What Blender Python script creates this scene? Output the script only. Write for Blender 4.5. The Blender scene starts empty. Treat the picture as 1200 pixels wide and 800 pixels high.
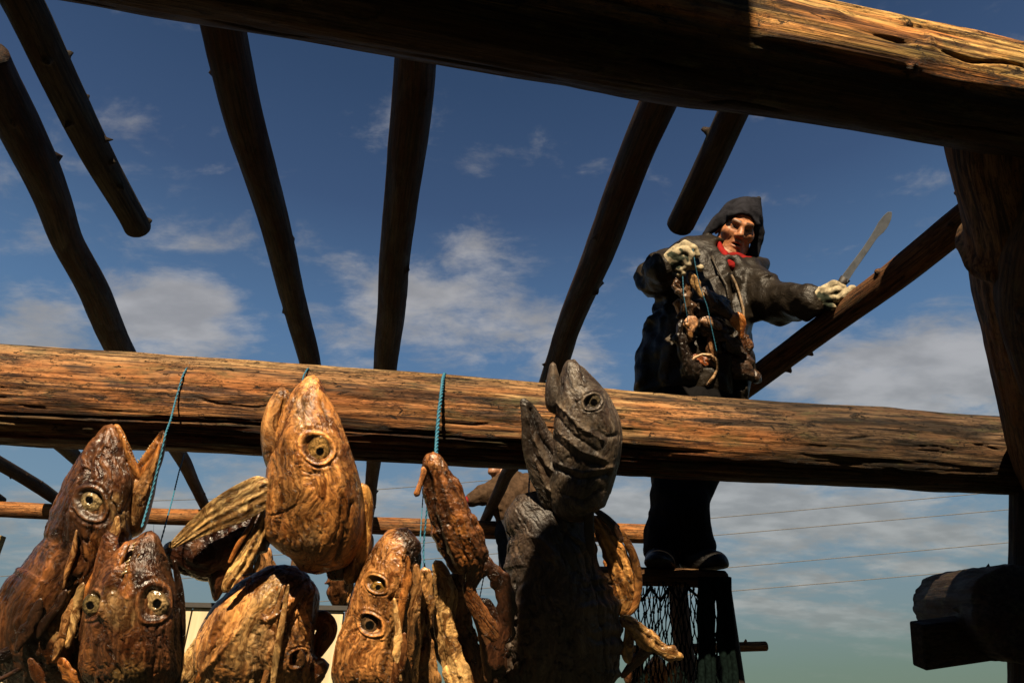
import bpy, math, random
import numpy as np
from mathutils import Vector
random.seed(7)
C = bpy.context.scene.collection
F = 800.0; PITCH = math.radians(29.4); CZ = 1.3
sp_, cp_ = math.sin(PITCH), math.cos(PITCH)
FW = np.array([0, cp_, sp_]); UP = np.array([0, -sp_, cp_]); RT = np.array([1.0, 0, 0]); CAM = np.array([0, 0, CZ])

def P(x, y, d):
    """photo position (1200x800) at a depth in metres -> world point"""
    x = np.asarray(x, float); y = np.asarray(y, float); d = np.asarray(d, float)
    a = (x-600)/F*d; b = (400-y)/F*d
    return CAM + a[..., None]*RT + b[..., None]*UP + d[..., None]*FW
def DY(y, Y):
    """depth at which a photo row meets the world plane y=Y"""
    return Y/(cp_-(400-y)/F*sp_)
def DZ(y, h):
    """depth at which a photo row meets the height h above the eye"""
    return h/(sp_+(400-y)/F*cp_)
def proj(V):
    R = V-CAM; d = R@FW
    return 600+R@RT/d*F, 400-R@UP/d*F, d

# ---------- noise ----------
def _h(i, j, k, s):
    n = (i.astype(np.int64)*374761393 + j.astype(np.int64)*668265263 + k.astype(np.int64)*2147483647 + s*974634777) & 0xffffffff
    n = ((n ^ (n >> 13))*1274126177) & 0xffffffff
    n = ((n ^ (n >> 16))*2246822519) & 0xffffffff
    return ((n ^ (n >> 15)) & 0xffff)/32767.5-1.0
def noise(x, y, z, s=0):
    x = np.asarray(x, float); y = np.asarray(y, float)+0*x; z = np.asarray(z, float)+0*x
    i, j, k = np.floor(x), np.floor(y), np.floor(z)
    u, v, w = x-i, y-j, z-k
    u = u*u*(3-2*u); v = v*v*(3-2*v); w = w*w*(3-2*w)
    r = 0
    for a in (0, 1):
        for b in (0, 1):
            for c in (0, 1):
                r = r + _h(i+a, j+b, k+c, s)*(u if a else 1-u)*(v if b else 1-v)*(w if c else 1-w)
    return r
def fbm(x, y, z, o=4, s=0):
    r = 0; a = 1.0; t = 0
    for q in range(o):
        r = r+a*noise(x*2**q, y*2**q, z*2**q, s+q*17); t += a; a *= .5
    return r/t
def ridged(x, y, z, o=3, s=0):
    r = 0; a = 1.0; t = 0
    for q in range(o):
        r = r+a*(1-2*np.abs(noise(x*2**q, y*2**q, z*2**q, s+q*31))); t += a; a *= .5
    return r/t
def sstep(a, b, x):
    t = np.clip((x-a)/(b-a), 0, 1); return t*t*(3-2*t)

TS = .46    # overall reflectance scale
# ---------- objects ----------
ORG = {}
def tag(o, label=None, cat=None, group=None, kind=None):
    if label: o['label'] = label
    if cat: o['category'] = cat
    if group: o['group'] = group
    if kind: o['kind'] = kind
    elif cat: o['kind'] = 'thing'
    return o
def empty(name, loc, label, cat, group=None):
    o = bpy.data.objects.new(name, None); C.objects.link(o); o.location = loc; o.empty_display_size = .1
    ORG[o.name] = np.array(loc, float)
    return tag(o, label, cat, group)
def mk(name, V, Fc, mat, parent=None, tint=None, fc=None, smooth=True):
    V = np.asarray(V, float)
    if parent is not None: org = ORG[parent.name]
    else: org = np.array([V[:, 0].mean(), V[:, 1].mean(), V[:, 2].min()])
    me = bpy.data.meshes.new(name)
    me.from_pydata((V-org).tolist(), [], Fc if isinstance(Fc, list) else Fc.tolist())
    if tint is not None:
        tint = np.asarray(tint, float)
        if tint.ndim == 1: tint = np.tile(tint, (len(V), 1))
        tint = tint*TS
        a = me.attributes.new('tint', 'FLOAT_COLOR', 'POINT')
        a.data.foreach_set('color', np.c_[np.clip(tint, 0, 1), np.ones(len(V))].ravel())
    if fc is None: fc = V-org
    a = me.attributes.new('fc', 'FLOAT_VECTOR', 'POINT'); a.data.foreach_set('vector', np.asarray(fc, float).ravel())
    me.materials.append(mat)
    if smooth: me.polygons.foreach_set('use_smooth', [True]*len(me.polygons))
    me.update()
    o = bpy.data.objects.new(name, me); C.objects.link(o)
    if parent is not None: o.parent = parent; ORG[o.name] = org
    else: o.location = org; ORG[o.name] = org
    return o
def join(*parts):
    """several (V,F) -> one"""
    Vs, Fs, n = [], [], 0
    for V, Q in parts:
        V = np.asarray(V, float); Vs.append(V)
        Fs += [tuple(int(i)+n for i in f) for f in Q]; n += len(V)
    return np.concatenate(Vs), Fs
def grid_faces(nr, nc, caps=True):
    f = []
    idx = np.arange(nr*nc).reshape(nr, nc)
    a = idx[:-1]; b = np.roll(idx, -1, 1)[:-1]; c = np.roll(idx, -1, 1)[1:]; d = idx[1:]
    q = np.stack([a, b, c, d], -1).reshape(-1, 4).tolist()
    if caps: q.append(idx[0][::-1].tolist()); q.append(idx[-1].tolist())
    return q
def crom(rows, n):
    """Catmull-Rom through rows, n samples spaced by chord"""
    R = np.array(rows, float); R0 = np.vstack([2*R[0]-R[1], R, 2*R[-1]-R[-2]])
    L = np.r_[0, np.cumsum(np.linalg.norm(np.diff(R[:, :2], axis=0), axis=1)+1e-9)]
    t = np.linspace(0, L[-1], n); i = np.clip(np.searchsorted(L, t, side='right')-1, 0, len(R)-2)
    u = ((t-L[i])/(L[i+1]-L[i]))[:, None]
    p0, p1, p2, p3 = R0[i], R0[i+1], R0[i+2], R0[i+3]
    return .5*((2*p1)+(-p0+p2)*u+(2*p0-5*p1+4*p2-p3)*u**2+(-p0+3*p1-3*p2+p3)*u**3), t
def tube(pts, r, n=8, bumps=0):
    pts = np.asarray(pts, float); m = len(pts); r = np.broadcast_to(np.asarray(r, float), (m,))
    T = np.gradient(pts, axis=0); T /= np.linalg.norm(T, axis=1)[:, None]+1e-12
    ref = np.array([0, 0, 1.0]) if abs(T[0][2]) < .8 else np.array([1.0, 0, 0])
    N = np.empty_like(T); cur = ref
    for i in range(m):
        cur = cur-T[i]*(cur@T[i]); cur = cur/np.linalg.norm(cur); N[i] = cur
    B = np.cross(T, N); a = np.linspace(0, 2*np.pi, n, endpoint=False)
    V = pts[:, None]+r[:, None, None]*(np.cos(a)[None, :, None]*N[:, None]+np.sin(a)[None, :, None]*B[:, None])
    return V.reshape(-1, 3), grid_faces(m, n)
def box(c, s, R=None):
    c = np.array(c, float); s = np.array(s, float)/2
    V = np.array([[x, y, z] for x in (-1, 1) for y in (-1, 1) for z in (-1, 1)])*s
    if R is not None: V = V@np.asarray(R).T
    return V+c, [(0, 1, 3, 2), (4, 6, 7, 5), (0, 4, 5, 1), (2, 3, 7, 6), (0, 2, 6, 4), (1, 5, 7, 3)]

# ---------- SDF surface ----------
def surfnet(fn, lo, hi, h):
    ax = [np.arange(lo[i], hi[i]+h, h) for i in range(3)]
    X, Y, Z = np.meshgrid(*ax, indexing='ij')
    g = fn(X, Y, Z); s = g < 0
    n = g.shape; cn = tuple(k-1 for k in n)
    acc = np.zeros(cn+(3,)); cnt = np.zeros(cn)
    base = np.stack(np.meshgrid(*[np.arange(k) for k in cn], indexing='ij'), -1).astype(float)
    for a in range(3):
        o = [i for i in range(3) if i != a]
        for u in (0, 1):
            for v in (0, 1):
                sl0 = [None]*3; sl1 = [None]*3
                sl0[a] = slice(0, cn[a]); sl1[a] = slice(1, cn[a]+1)
                sl0[o[0]] = sl1[o[0]] = slice(u, u+cn[o[0]]); sl0[o[1]] = sl1[o[1]] = slice(v, v+cn[o[1]])
                g0 = g[tuple(sl0)]; g1 = g[tuple(sl1)]; m = (g0 < 0) != (g1 < 0)
                d = np.where(m, g0-g1, 1); t = np.where(m, g0/d, 0)
                off = np.zeros(cn+(3,)); off[..., a] = t; off[..., o[0]] = u; off[..., o[1]] = v
                acc += np.where(m[..., None], off, 0); cnt += m
    act = cnt > 0
    idx = -np.ones(cn, int); idx[act] = np.arange(act.sum())
    V = (base[act]+acc[act]/cnt[act][:, None])*h+np.array([ax[0][0], ax[1][0], ax[2][0]])
    Q = []
    for a in range(3):
        b, c = (a+1) % 3, (a+2) % 3
        sl0 = [slice(1, k-1) for k in n]; sl1 = list(sl0)
        sl0[a] = slice(0, n[a]-1); sl1[a] = slice(1, n[a])
        s0 = s[tuple(sl0)]; s1 = s[tuple(sl1)]; m = np.argwhere(s0 != s1)
        if len(m) == 0: continue
        m2 = m.copy(); m2[:, b] += 1; m2[:, c] += 1
        out = s0[tuple(m.T)]
        def cell(db, dc):
            q = m2.copy(); q[:, b] += db; q[:, c] += dc; return idx[tuple(q.T)]
        q = np.stack([cell(-1, -1), cell(0, -1), cell(0, 0), cell(-1, 0)], 1)
        q[~out] = q[~out][:, ::-1]; Q.append(q)
    return V, np.concatenate(Q).tolist()
def cap(X, Y, Z, a, b, ra, rb):
    a = np.asarray(a, float); b = np.asarray(b, float); d = b-a; L = d@d+1e-12
    t = np.clip(((X-a[0])*d[0]+(Y-a[1])*d[1]+(Z-a[2])*d[2])/L, 0, 1)
    return np.sqrt((X-a[0]-t*d[0])**2+(Y-a[1]-t*d[1])**2+(Z-a[2]-t*d[2])**2)-(ra+(rb-ra)*t)
def ell(X, Y, Z, c, r):
    q = np.sqrt(((X-c[0])/r[0])**2+((Y-c[1])/r[1])**2+((Z-c[2])/r[2])**2)
    return (q-1)*min(r)
def smin(a, b, k):
    h = np.clip(.5+.5*(b-a)/k, 0, 1); return b+(a-b)*h-k*h*(1-h)
def smax(a, b, k): return -smin(-a, -b, k)

# ---------- materials ----------
class NT:
    def __init__(s, mat):
        mat.use_nodes = True; s.t = mat.node_tree; s.t.nodes.clear()
    def n(s, typ, **kw):
        nd = s.t.nodes.new(typ); ins = kw.pop('i', {})
        for k, v in kw.items(): setattr(nd, k, v)
        for k, v in ins.items(): s.set(nd.inputs[k], v)
        return nd
    def set(s, sock, v):
        if hasattr(v, 'is_linked') or isinstance(v, bpy.types.NodeSocket): s.t.links.new(v, sock)
        elif isinstance(v, bpy.types.Node): s.t.links.new(v.outputs[0], sock)
        else: sock.default_value = v
    def math(s, op, a, b=0.0, clamp=False):
        nd = s.n('ShaderNodeMath', operation=op, use_clamp=clamp); s.set(nd.inputs[0], a); s.set(nd.inputs[1], b); return nd.outputs[0]
    def vmul(s, v, k):
        nd = s.n('ShaderNodeVectorMath', operation='MULTIPLY'); s.set(nd.inputs[0], v); nd.inputs[1].default_value = k; return nd.outputs[0]
    def noise(s, vec, scale, detail=4, rough=.55, dist=0):
        nd = s.n('ShaderNodeTexNoise'); s.set(nd.inputs['Vector'], vec); nd.inputs['Scale'].default_value = scale
        nd.inputs['Detail'].default_value = detail; nd.inputs['Roughness'].default_value = rough; nd.inputs['Distortion'].default_value = dist
        return nd.outputs[0]
    def ramp(s, f, a, b, lo=0., hi=1.):
        nd = s.n('ShaderNodeMapRange'); nd.interpolation_type = 'SMOOTHSTEP'
        s.set(nd.inputs[0], f); nd.inputs[1].default_value = a; nd.inputs[2].default_value = b; nd.inputs[3].default_value = lo; nd.inputs[4].default_value = hi
        return nd.outputs[0]
    def mix(s, f, a, b, mode='MIX'):
        nd = s.n('ShaderNodeMix', data_type='RGBA', blend_type=mode); s.set(nd.inputs[0], f)
        for q, v in ((6, a), (7, b)):
            if isinstance(v, tuple): v = (*v, 1.0)[:4]
            s.set(nd.inputs[q], v)
        return nd.outputs[2]
    def bump(s, h, strength, dist, normal=None):
        nd = s.n('ShaderNodeBump'); s.set(nd.inputs['Height'], h); nd.inputs['Strength'].default_value = strength; nd.inputs['Distance'].default_value = dist
        if normal is not None: s.set(nd.inputs['Normal'], normal)
        return nd.outputs[0]
    def out(s, col, rough=.6, normal=None, **kw):
        b = s.n('ShaderNodeBsdfPrincipled'); s.set(b.inputs['Base Color'], (*col, 1.0) if isinstance(col, tuple) and len(col) == 3 else col)
        s.set(b.inputs['Roughness'], rough)
        if normal is not None: s.set(b.inputs['Normal'], normal)
        for k, v in kw.items(): s.set(b.inputs[k.replace('_', ' ')], v)
        o = s.n('ShaderNodeOutputMaterial'); s.t.links.new(b.outputs[0], o.inputs[0]); return b
def newmat(name): return NT_mat(name)
def NT_mat(name):
    m = bpy.data.materials.new(name); return m, NT(m)
def attr(t, name, out='Vector'):
    nd = t.n('ShaderNodeAttribute'); nd.attribute_name = name; return nd.outputs[out]

def wood_mat(name, gashes=.5, moss=.3, rough=.62, grainy=1.0, dark=1.0):
    m, t = NT_mat(name); fc = attr(t, 'fc'); ti = attr(t, 'tint', 'Color')
    g = t.noise(t.vmul(fc, (4, 130, 130)), 1, 6, .68, .3)
    g2 = t.noise(t.vmul(fc, (16, 420, 420)), 1, 3, .6)
    p = t.noise(t.vmul(fc, (5, 22, 22)), 1, 5, .6, .6)
    col = t.mix(t.ramp(g, .40, .58), (.16, .10, .07), (1.5, 1.38, 1.2))
    col = t.mix(1.0, ti, col, 'MULTIPLY')
    col = t.mix(t.ramp(p, .46, .68, 0, .75), col, t.mix(1.0, ti, (1.35, 1.0, .70), 'MULTIPLY'))
    col = t.mix(t.ramp(t.noise(t.vmul(fc, (9, 30, 30)), 1, 6, .7), .52, .66, 0, moss), col, (.045, .042, .014))
    sp = t.noise(t.vmul(fc, (30, 70, 70)), 1, 6, .72); col = t.mix(t.ramp(sp, .52, .64, 0, .6), col, t.mix(1.0, col, (.28, .22, .18), 'MULTIPLY'))
    sp2 = t.noise(t.vmul(fc, (60, 160, 160)), 1, 5, .7); col = t.mix(t.ramp(sp2, .58, .66, 0, .5), col, t.mix(1.0, col, (1.7, 1.6, 1.45), 'MULTIPLY'))
    ck = t.noise(t.vmul(fc, (7, 75, 75)), 1, 6, .72, 1.2)
    a = t.ramp(t.math('ABSOLUTE', t.math('SUBTRACT', ck, .5)), .0, .013, 1, 0)
    msk = t.ramp(t.noise(t.vmul(fc, (4, 14, 14)), 1, 3, .5), .46, .6)
    crack = t.math('MULTIPLY', a, t.math('MULTIPLY', msk, gashes))
    gs = t.ramp(t.noise(t.vmul(fc, (20, 55, 55)), 1, 6, .7, 1.0), .60, .66, 0, gashes)
    crack = t.math('MAXIMUM', crack, gs)
    col = t.mix(crack, col, (.008, .005, .003))
    hgt = t.math('SUBTRACT', t.math('ADD', t.math('MULTIPLY', g, .6*grainy), t.math('MULTIPLY', g2, .25*grainy)), t.math('MULTIPLY', crack, 1.2))
    nrm = t.bump(hgt, 1.0, .006)
    t.out(col, t.ramp(p, .3, .7, rough-.05, rough+.2), nrm, Specular_IOR_Level=.22)
    return m
def fish_mat(name, rough=.38, fib=1.0, contrast=1.0):
    m, t = NT_mat(name); fc = attr(t, 'fc'); ti = attr(t, 'tint', 'Color')
    w = t.n('ShaderNodeVectorMath', operation='ADD'); nz = t.n('ShaderNodeTexNoise'); t.set(nz.inputs['Vector'], fc); nz.inputs['Scale'].default_value = 13; nz.inputs['Detail'].default_value = 3
    t.set(w.inputs[0], fc); sc = t.vmul(nz.outputs['Color'], (.09, .09, .09)); t.set(w.inputs[1], sc); fw = w.outputs[0]
    f1 = t.noise(t.vmul(fw, (11, 120, 120)), 1, 6, .62, .3)
    f2 = t.noise(t.vmul(fw, (80, 420, 420)), 1, 4, .65)
    p = t.noise(t.vmul(fw, (10, 26, 26)), 1, 6, .6, 1.2); bl = t.noise(fw, 120, 5, .7, .3)
    ln = t.ramp(t.math('ABSOLUTE', t.math('SUBTRACT', t.noise(t.vmul(fw, (9, 55, 55)), 1, 4, .55, .9), .5)), 0, .010, 1, 0)
    ln = t.math('MULTIPLY', ln, t.ramp(p, .40, .55))
    col = t.mix(t.ramp(f1, .40, .60), (.55, .42, .32), (1.35, 1.28, 1.15))
    col = t.mix(1.0, ti, col, 'MULTIPLY')
    col = t.mix(t.ramp(p, .53, .60, 0, .78*contrast), col, t.mix(1.0, ti, (.26, .15, .09), 'MULTIPLY'))
    col = t.mix(t.ramp(p, .38, .45, .60*contrast, 0), col, t.mix(1.0, ti, (1.8, 1.55, 1.15), 'MULTIPLY'))
    col = t.mix(t.ramp(bl, .60, .70, 0, .4), col, t.mix(1.0, ti, (.25, .15, .10), 'MULTIPLY'))
    col = t.mix(t.math('MULTIPLY', ln, .8), col, t.mix(1.0, ti, (.10, .06, .045), 'MULTIPLY'))
    h = t.math('ADD', t.math('MULTIPLY', f1, .75*fib), t.math('ADD', t.math('MULTIPLY', f2, .16*fib), t.math('ADD', t.math('MULTIPLY', p, .5), t.math('MULTIPLY', bl, .14))))
    h = t.math('SUBTRACT', h, t.math('MULTIPLY', ln, .25))
    nrm = t.bump(h, 1.0, .0034)
    t.out(col, t.ramp(p, .35, .65, rough+.04, rough-.10), nrm, Specular_IOR_Level=.55)
    return m
def cloth_mat(name, rough=.5, bumpd=.004, sc=30, spec=.4):
    m, t = NT_mat(name); ti = attr(t, 'tint', 'Color'); fc = attr(t, 'fc')
    p = t.noise(fc, sc, 5, .6, .8); q = t.noise(fc, sc*8, 3, .6)
    col = t.mix(1.0, ti, t.mix(t.ramp(p, .3, .7), (.6, .6, .6), (1.3, 1.3, 1.3)), 'MULTIPLY')
    nrm = t.bump(t.math('ADD', p, t.math('MULTIPLY', q, .12)), .9, bumpd)
    t.out(col, rough, nrm, Specular_IOR_Level=spec); return m
def plain_mat(name, col, rough=.6, n=.3, sc=20, metal=0.0, spec=.4):
    m, t = NT_mat(name); fc = attr(t, 'fc')
    col = tuple(k*.5 for k in col)
    p = t.noise(fc, sc, 5, .6); c = t.mix(t.ramp(p, .3, .7), tuple(k*(1-n) for k in col), tuple(min(1, k*(1+n)) for k in col))
    t.out(c, rough, t.bump(p, .4, .002), Metallic=metal, Specular_IOR_Level=spec); return m
M = dict(
    beam=wood_mat('weathered_log', .95, .55), topbeam=wood_mat('mossy_log', .9, .8), pole=wood_mat('pole_bark', .6, .3, .7), post=wood_mat('post_bark', .55, .5, .75),
    fish=fish_mat('dried_fish', .36), fishdull=fish_mat('dried_fish_dull', .55, .8, .8), eye=plain_mat('eye_plain', (.3, .2, .1)),
    cloth=cloth_mat('cloth', .85, .006, 22, .06), leather=cloth_mat('leather', .45, .012, 16, .2), skin=cloth_mat('skin', .5, .0012, 60, .4), glove=cloth_mat('glove', .8, .002, 60, .2),
    rope=plain_mat('teal_cord', (.03, .22, .36), .6, .4, 400), net=plain_mat('net_cord', (.005, .010, .009), .95, .5, 100, 0.0, .02),
    steel=plain_mat('blade_steel', (.30, .33, .38), .5, .2, 25, .2), wire=plain_mat('wire', (.20, .20, .21), .9, .2, 20, 0.0, .05),
    handle=plain_mat('handle_dark', (.02, .015, .012), .6))
# eye: vertex tint with a wet gloss
m_, t_ = NT_mat('fish_eye'); ti_ = attr(t_, 'tint', 'Color'); fc_ = attr(t_, 'fc')
t_.out(t_.mix(1.0, ti_, t_.mix(t_.ramp(t_.noise(fc_, 260, 4, .7), .35, .65), (.45, .42, .35), (1.35, 1.3, 1.2)), 'MULTIPLY'), .16, t_.bump(t_.noise(fc_, 300, 4), .6, .001), Specular_IOR_Level=.6)
M['eye'] = m_
# ---------- logs ----------
def log(name, pts, radii, mat, tint, label, cat, group=None, parent=None, seed=0, nu=300, nv=96, cracks=0, knots=(), rough=1.0, tintf=None, wob=0.0, longcracks=(), stubs=0):
    """a log through world points; pts (n,3)"""
    pts = np.asarray(pts, float); S = np.c_[pts, np.asarray(radii, float)]
    R0 = np.vstack([2*S[0]-S[1], S, 2*S[-1]-S[-2]])
    L = np.r_[0, np.cumsum(np.linalg.norm(np.diff(S[:, :3], axis=0), axis=1))]
    t = np.linspace(0, L[-1], nu); i = np.clip(np.searchsorted(L, t, side='right')-1, 0, len(S)-2); u = ((t-L[i])/(L[i+1]-L[i]))[:, None]
    p0, p1, p2, p3 = R0[i], R0[i+1], R0[i+2], R0[i+3]
    K = .5*((2*p1)+(-p0+p2)*u+(2*p0-5*p1+4*p2-p3)*u**2+(-p0+3*p1-3*p2+p3)*u**3)
    c = K[:, :3]; r = K[:, 3]
    T = np.gradient(c, axis=0); T /= np.linalg.norm(T, axis=1)[:, None]
    ref = np.array([0, 0, 1.0]) if abs(T[0, 2]) < .8 else np.array([0, -1.0, 0])
    N = ref[None]-T*(T@ref)[:, None]; N /= np.linalg.norm(N, axis=1)[:, None]; B = np.cross(T, N)
    if wob:
        c = c+N*(wob*noise(t*2.2, 0*t, 0*t+seed, 5))[:, None]+B*(wob*noise(t*2.0, 0*t+3, 0*t+seed, 6))[:, None]
    a = np.linspace(0, 2*np.pi, nv, endpoint=False)
    A, U = np.meshgrid(a, t); rr = r[:, None]+0*A
    cx, cy = np.cos(A), np.sin(A)
    d = .05*rr*fbm(U*2.5, cx*1.2+seed, cy*1.2, 3, seed)+.018*rough*rr*fbm(U*9, cx*rr*60+seed, cy*rr*60, 3, seed+3)
    d += -.02*rough*rr*sstep(.15, .7, ridged(U*2.2, cx*rr*45+seed, cy*rr*45, 2, seed+9))
    rnd = random.Random(seed+5); tc = np.ones_like(A)
    for q in range(cracks):
        u0 = rnd.uniform(0, L[-1]); ln = rnd.uniform(.03, .22); a0 = rnd.uniform(0, 2*np.pi); wd = rnd.uniform(.001, .0028)
        aa = a0+.06*noise(U*14, U*0+q, U*0, seed)
        da = np.abs((A-aa+np.pi) % (2*np.pi)-np.pi)*rr; m = sstep(0, .05, U-u0)*sstep(0, .05, u0+ln-U)
        k = np.exp(-(da/wd)**2)*m; d -= .006*k; tc *= 1-.8*k
    for (a0, u0, u1, wd, dp) in longcracks:
        aa = a0+.02*noise(U*5, U*0, U*0+a0*9, seed)+.008*noise(U*30, U*0, U*0+a0*9, seed)
        da = np.abs((A-aa+np.pi) % (2*np.pi)-np.pi)*rr; m = sstep(0, .1, U-u0)*sstep(0, .1, u1-U)
        k = np.exp(-(da/wd)**2)*m; d -= dp*k; tc *= 1-.8*k
    for q in range(stubs):
        u0 = rnd.uniform(.03, .97)*L[-1]; a0 = rnd.uniform(0, 2*np.pi); w = rnd.uniform(.006, .012)
        da = np.abs((A-a0+np.pi) % (2*np.pi)-np.pi)*rr; k = np.exp(-((da**2+(U-u0)**2)/w**2)**1.5); d += rnd.uniform(.012, .028)*k
    for (u0, a0, w, h) in knots:
        da = np.abs((A-a0+np.pi) % (2*np.pi)-np.pi)*rr; dd = np.sqrt(da**2+(U-u0)**2)
        d += h*np.exp(-(dd/w)**2)-.6*h*np.exp(-(dd/(w*.4))**2); tc *= 1-.8*np.exp(-(dd/(w*.45))**2)
    # broken, slightly rounded ends
    e = np.minimum(U/(r.mean()*.35), (L[-1]-U)/(r.mean()*.35)); d -= .25*rr*(1-sstep(0, 1, e))**2
    R_ = rr+d
    V = c[:, None]+R_[..., None]*(cx[..., None]*N[:, None]+cy[..., None]*B[:, None])
    fc = np.stack([U+seed*3.1, R_*cx, R_*cy], -1).reshape(-1, 3)
    tn = np.tile(np.array(tint, float), (nu*nv, 1)).reshape(nu, nv, 3)
    if tintf is not None: tn = tintf(U, A, tn)
    tn = (tn*tc[..., None]).reshape(-1, 3)
    o = mk(name, V.reshape(-1, 3), grid_faces(nu, nv), mat, parent, tn, fc)
    if label: tag(o, label, cat, group)
    return o

# ---------- pieces sculpted along a spine ----------
def pdist(px, py, pl):
    pl = np.array(pl, float)
    if len(pl) == 1: return np.hypot(px-pl[0, 0], py-pl[0, 1])
    best = np.full(px.shape, 1e9)
    for a, b in zip(pl[:-1], pl[1:]):
        d = b-a; t = np.clip(((px-a[0])*d[0]+(py-a[1])*d[1])/(d@d+1e-9), 0, 1)
        best = np.minimum(best, np.hypot(px-a[0]-t*d[0], py-a[1]-t*d[1]))
    return best
def piece(name, rows, depth, base, parent, mat=None, feats=(), cols=(), nu=None, nv=None, wr=2.2, fb=1.4, seed=0, sq=1.0, rag=0.0, bend=0.0, lab=None):
    """rows (x, y, half width, half thickness[, depth offset]) in photo units at a depth; builds a closed, wrinkled solid"""
    if name in ('gill_cover', 'gill_ray'): rows = [(r[0], r[1], r[2], r[3]*.6)+tuple(r[4:]) for r in rows]
    rows = [tuple(r)+(0,)*(5-len(r)) for r in rows]
    ln = sum(math.hypot(rows[i+1][0]-rows[i][0], rows[i+1][1]-rows[i][1]) for i in range(len(rows)-1))
    wmax = max(max(r[2], r[3]) for r in rows)
    k_ = 800*1.4/depth if False else 1
    nu = nu or int(max(24, min(270, ln*1.15))); nv = nv or int(max(24, min(280, wmax*4.6)))
    K, t = crom(rows, nu); cx, cy, w, th, dz = K.T; w = np.maximum(w, 1.0); th = np.maximum(th, .8)
    m = depth/F
    tx, ty = np.gradient(cx), np.gradient(cy); l = np.hypot(tx, ty)+1e-9; tx /= l; ty /= l; nx, ny = -ty, tx
    e = np.minimum(t/(w[0]+1), (t[-1]-t)/(w[-1]+1)); f = np.clip(1-(1-np.clip(e, 0, 1))**2, .02, 1)**.8; w = w*f; th = th*f
    if rag: w = w*(1+rag*noise(t*.12, t*0, t*0+seed, 3))
    a = np.linspace(0, 2*np.pi, nv, endpoint=False)
    A, Tt = np.meshgrid(a, t)
    ca, sa = np.cos(A), np.sin(A)
    if sq != 1: ca = np.sign(ca)*np.abs(ca)**sq; sa = np.sign(sa)*np.abs(sa)**sq
    X = cx[:, None]+nx[:, None]*w[:, None]*ca; Y = cy[:, None]+ny[:, None]*w[:, None]*ca
    D = depth+dz[:, None]*m-th[:, None]*sa*m+bend*m*w[:, None]*ca**2
    V = P(X, Y, D)
    def normals(V):
        du = np.gradient(V, axis=0); dv = np.roll(V, -1, 1)-np.roll(V, 1, 1)
        n = np.cross(du, dv); n /= np.linalg.norm(n, axis=2)[..., None]+1e-12
        c_ = V.mean(1)[:, None]
        s = np.sign(((V-c_)*n).sum(-1).mean()); return n*(s if s else 1)
    n = normals(V); view = V-CAM; view /= np.linalg.norm(view, axis=2)[..., None]
    front = sstep(-.05, .45, -(n*view).sum(-1))
    s1 = seed*7.7
    rc, rs = ca*w[:, None], sa*th[:, None]
    # folds, fibres and pits in photo units
    wx = 6*noise(Tt*.03, rc*.03, rs*.03+s1, 1); fx = rc+wx; fy = rs+6*noise(Tt*.03+9, rc*.03, rs*.03+s1, 2)
    d = wr*.8*fbm(Tt*.018, fx*.03, fy*.03+s1, 2, seed)+wr*.22*ridged(Tt*.010, fx*.06, fy*.06+s1, 2, seed+4)
    d += fb*.20*ridged(Tt*.016, fx*.15, fy*.15+s1, 3, seed+8)+fb*.12*noise(Tt*.4, fx*.5, fy*.5+s1, seed+5)
    d -= wr*.3*sstep(.6, .95, ridged(Tt*.02+4, fx*.045, fy*.045+s1, 2, seed+14))
    # sharp creases where the skin has dried into folds
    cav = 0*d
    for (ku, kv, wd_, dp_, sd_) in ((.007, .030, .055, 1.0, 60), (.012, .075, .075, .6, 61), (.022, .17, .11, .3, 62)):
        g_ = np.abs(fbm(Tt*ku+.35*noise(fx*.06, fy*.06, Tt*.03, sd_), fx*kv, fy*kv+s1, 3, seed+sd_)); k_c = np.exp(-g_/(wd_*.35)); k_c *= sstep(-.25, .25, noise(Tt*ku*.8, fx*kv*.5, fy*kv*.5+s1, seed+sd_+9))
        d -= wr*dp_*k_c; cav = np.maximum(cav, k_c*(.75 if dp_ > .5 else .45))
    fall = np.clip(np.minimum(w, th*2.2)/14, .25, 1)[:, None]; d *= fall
    lite = 0*d
    st_ = sstep(.25, .7, ridged(Tt*.012, fx*.10, fy*.10+s1, 3, seed+90)); 
    for ft in feats:
        if ft[0] == 'eye':
            _, ex, ey, er = ft[:4]; q = pdist(X, Y, [(ex, ey)]); an_ = np.arctan2(Y-ey, X-ex); q = q*(1+.10*np.cos(2*an_+seed)+.10*noise(np.cos(an_)*1.6+seed, np.sin(an_)*1.6, 0*X, 4))+.5*noise(X*.3, Y*.3, 0*X, 4); va = .55+.9*(noise(np.cos(an_)*1.3+seed, np.sin(an_)*1.3, 0*X, 9)*.5+.5)
            k = sstep(er*1.9, er*1.2, q); d = d*(1-.7*k); cav = cav*(1-.8*k)
            d += front*(2.3*va*np.exp(-np.abs(q-er*1.28)/(er*.20))-5.0*sstep(er*1.12, er*.8, q)+.9*va*np.exp(-np.abs(q-er*1.75)/(er*.16))-1.0*np.exp(-np.abs(q-er*1.5)/(er*.08)))
            cav = np.maximum(cav, .85*np.exp(-((q-er*1.02)/(er*.14))**2)); cav = np.maximum(cav, .6*np.exp(-np.abs(q-er*1.5)/(er*.09))); lite = np.maximum(lite, np.exp(-((q-er*1.28)/(er*.1))**2))  # dark ring painted round the eye as lid shadow
        else:
            _, pl, wd, h = ft; q = pdist(X, Y, pl)+1.5*noise(X*.12, Y*.12, 0*X+s1, 3)+.5*noise(X*.5, Y*.5, 0*X+s1, 3); q = np.abs(q)
            vv = .75+.35*noise(X*.08, Y*.08, 0*X+s1, 13); d += front*h*vv*np.exp(-q/(wd*.85))
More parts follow.
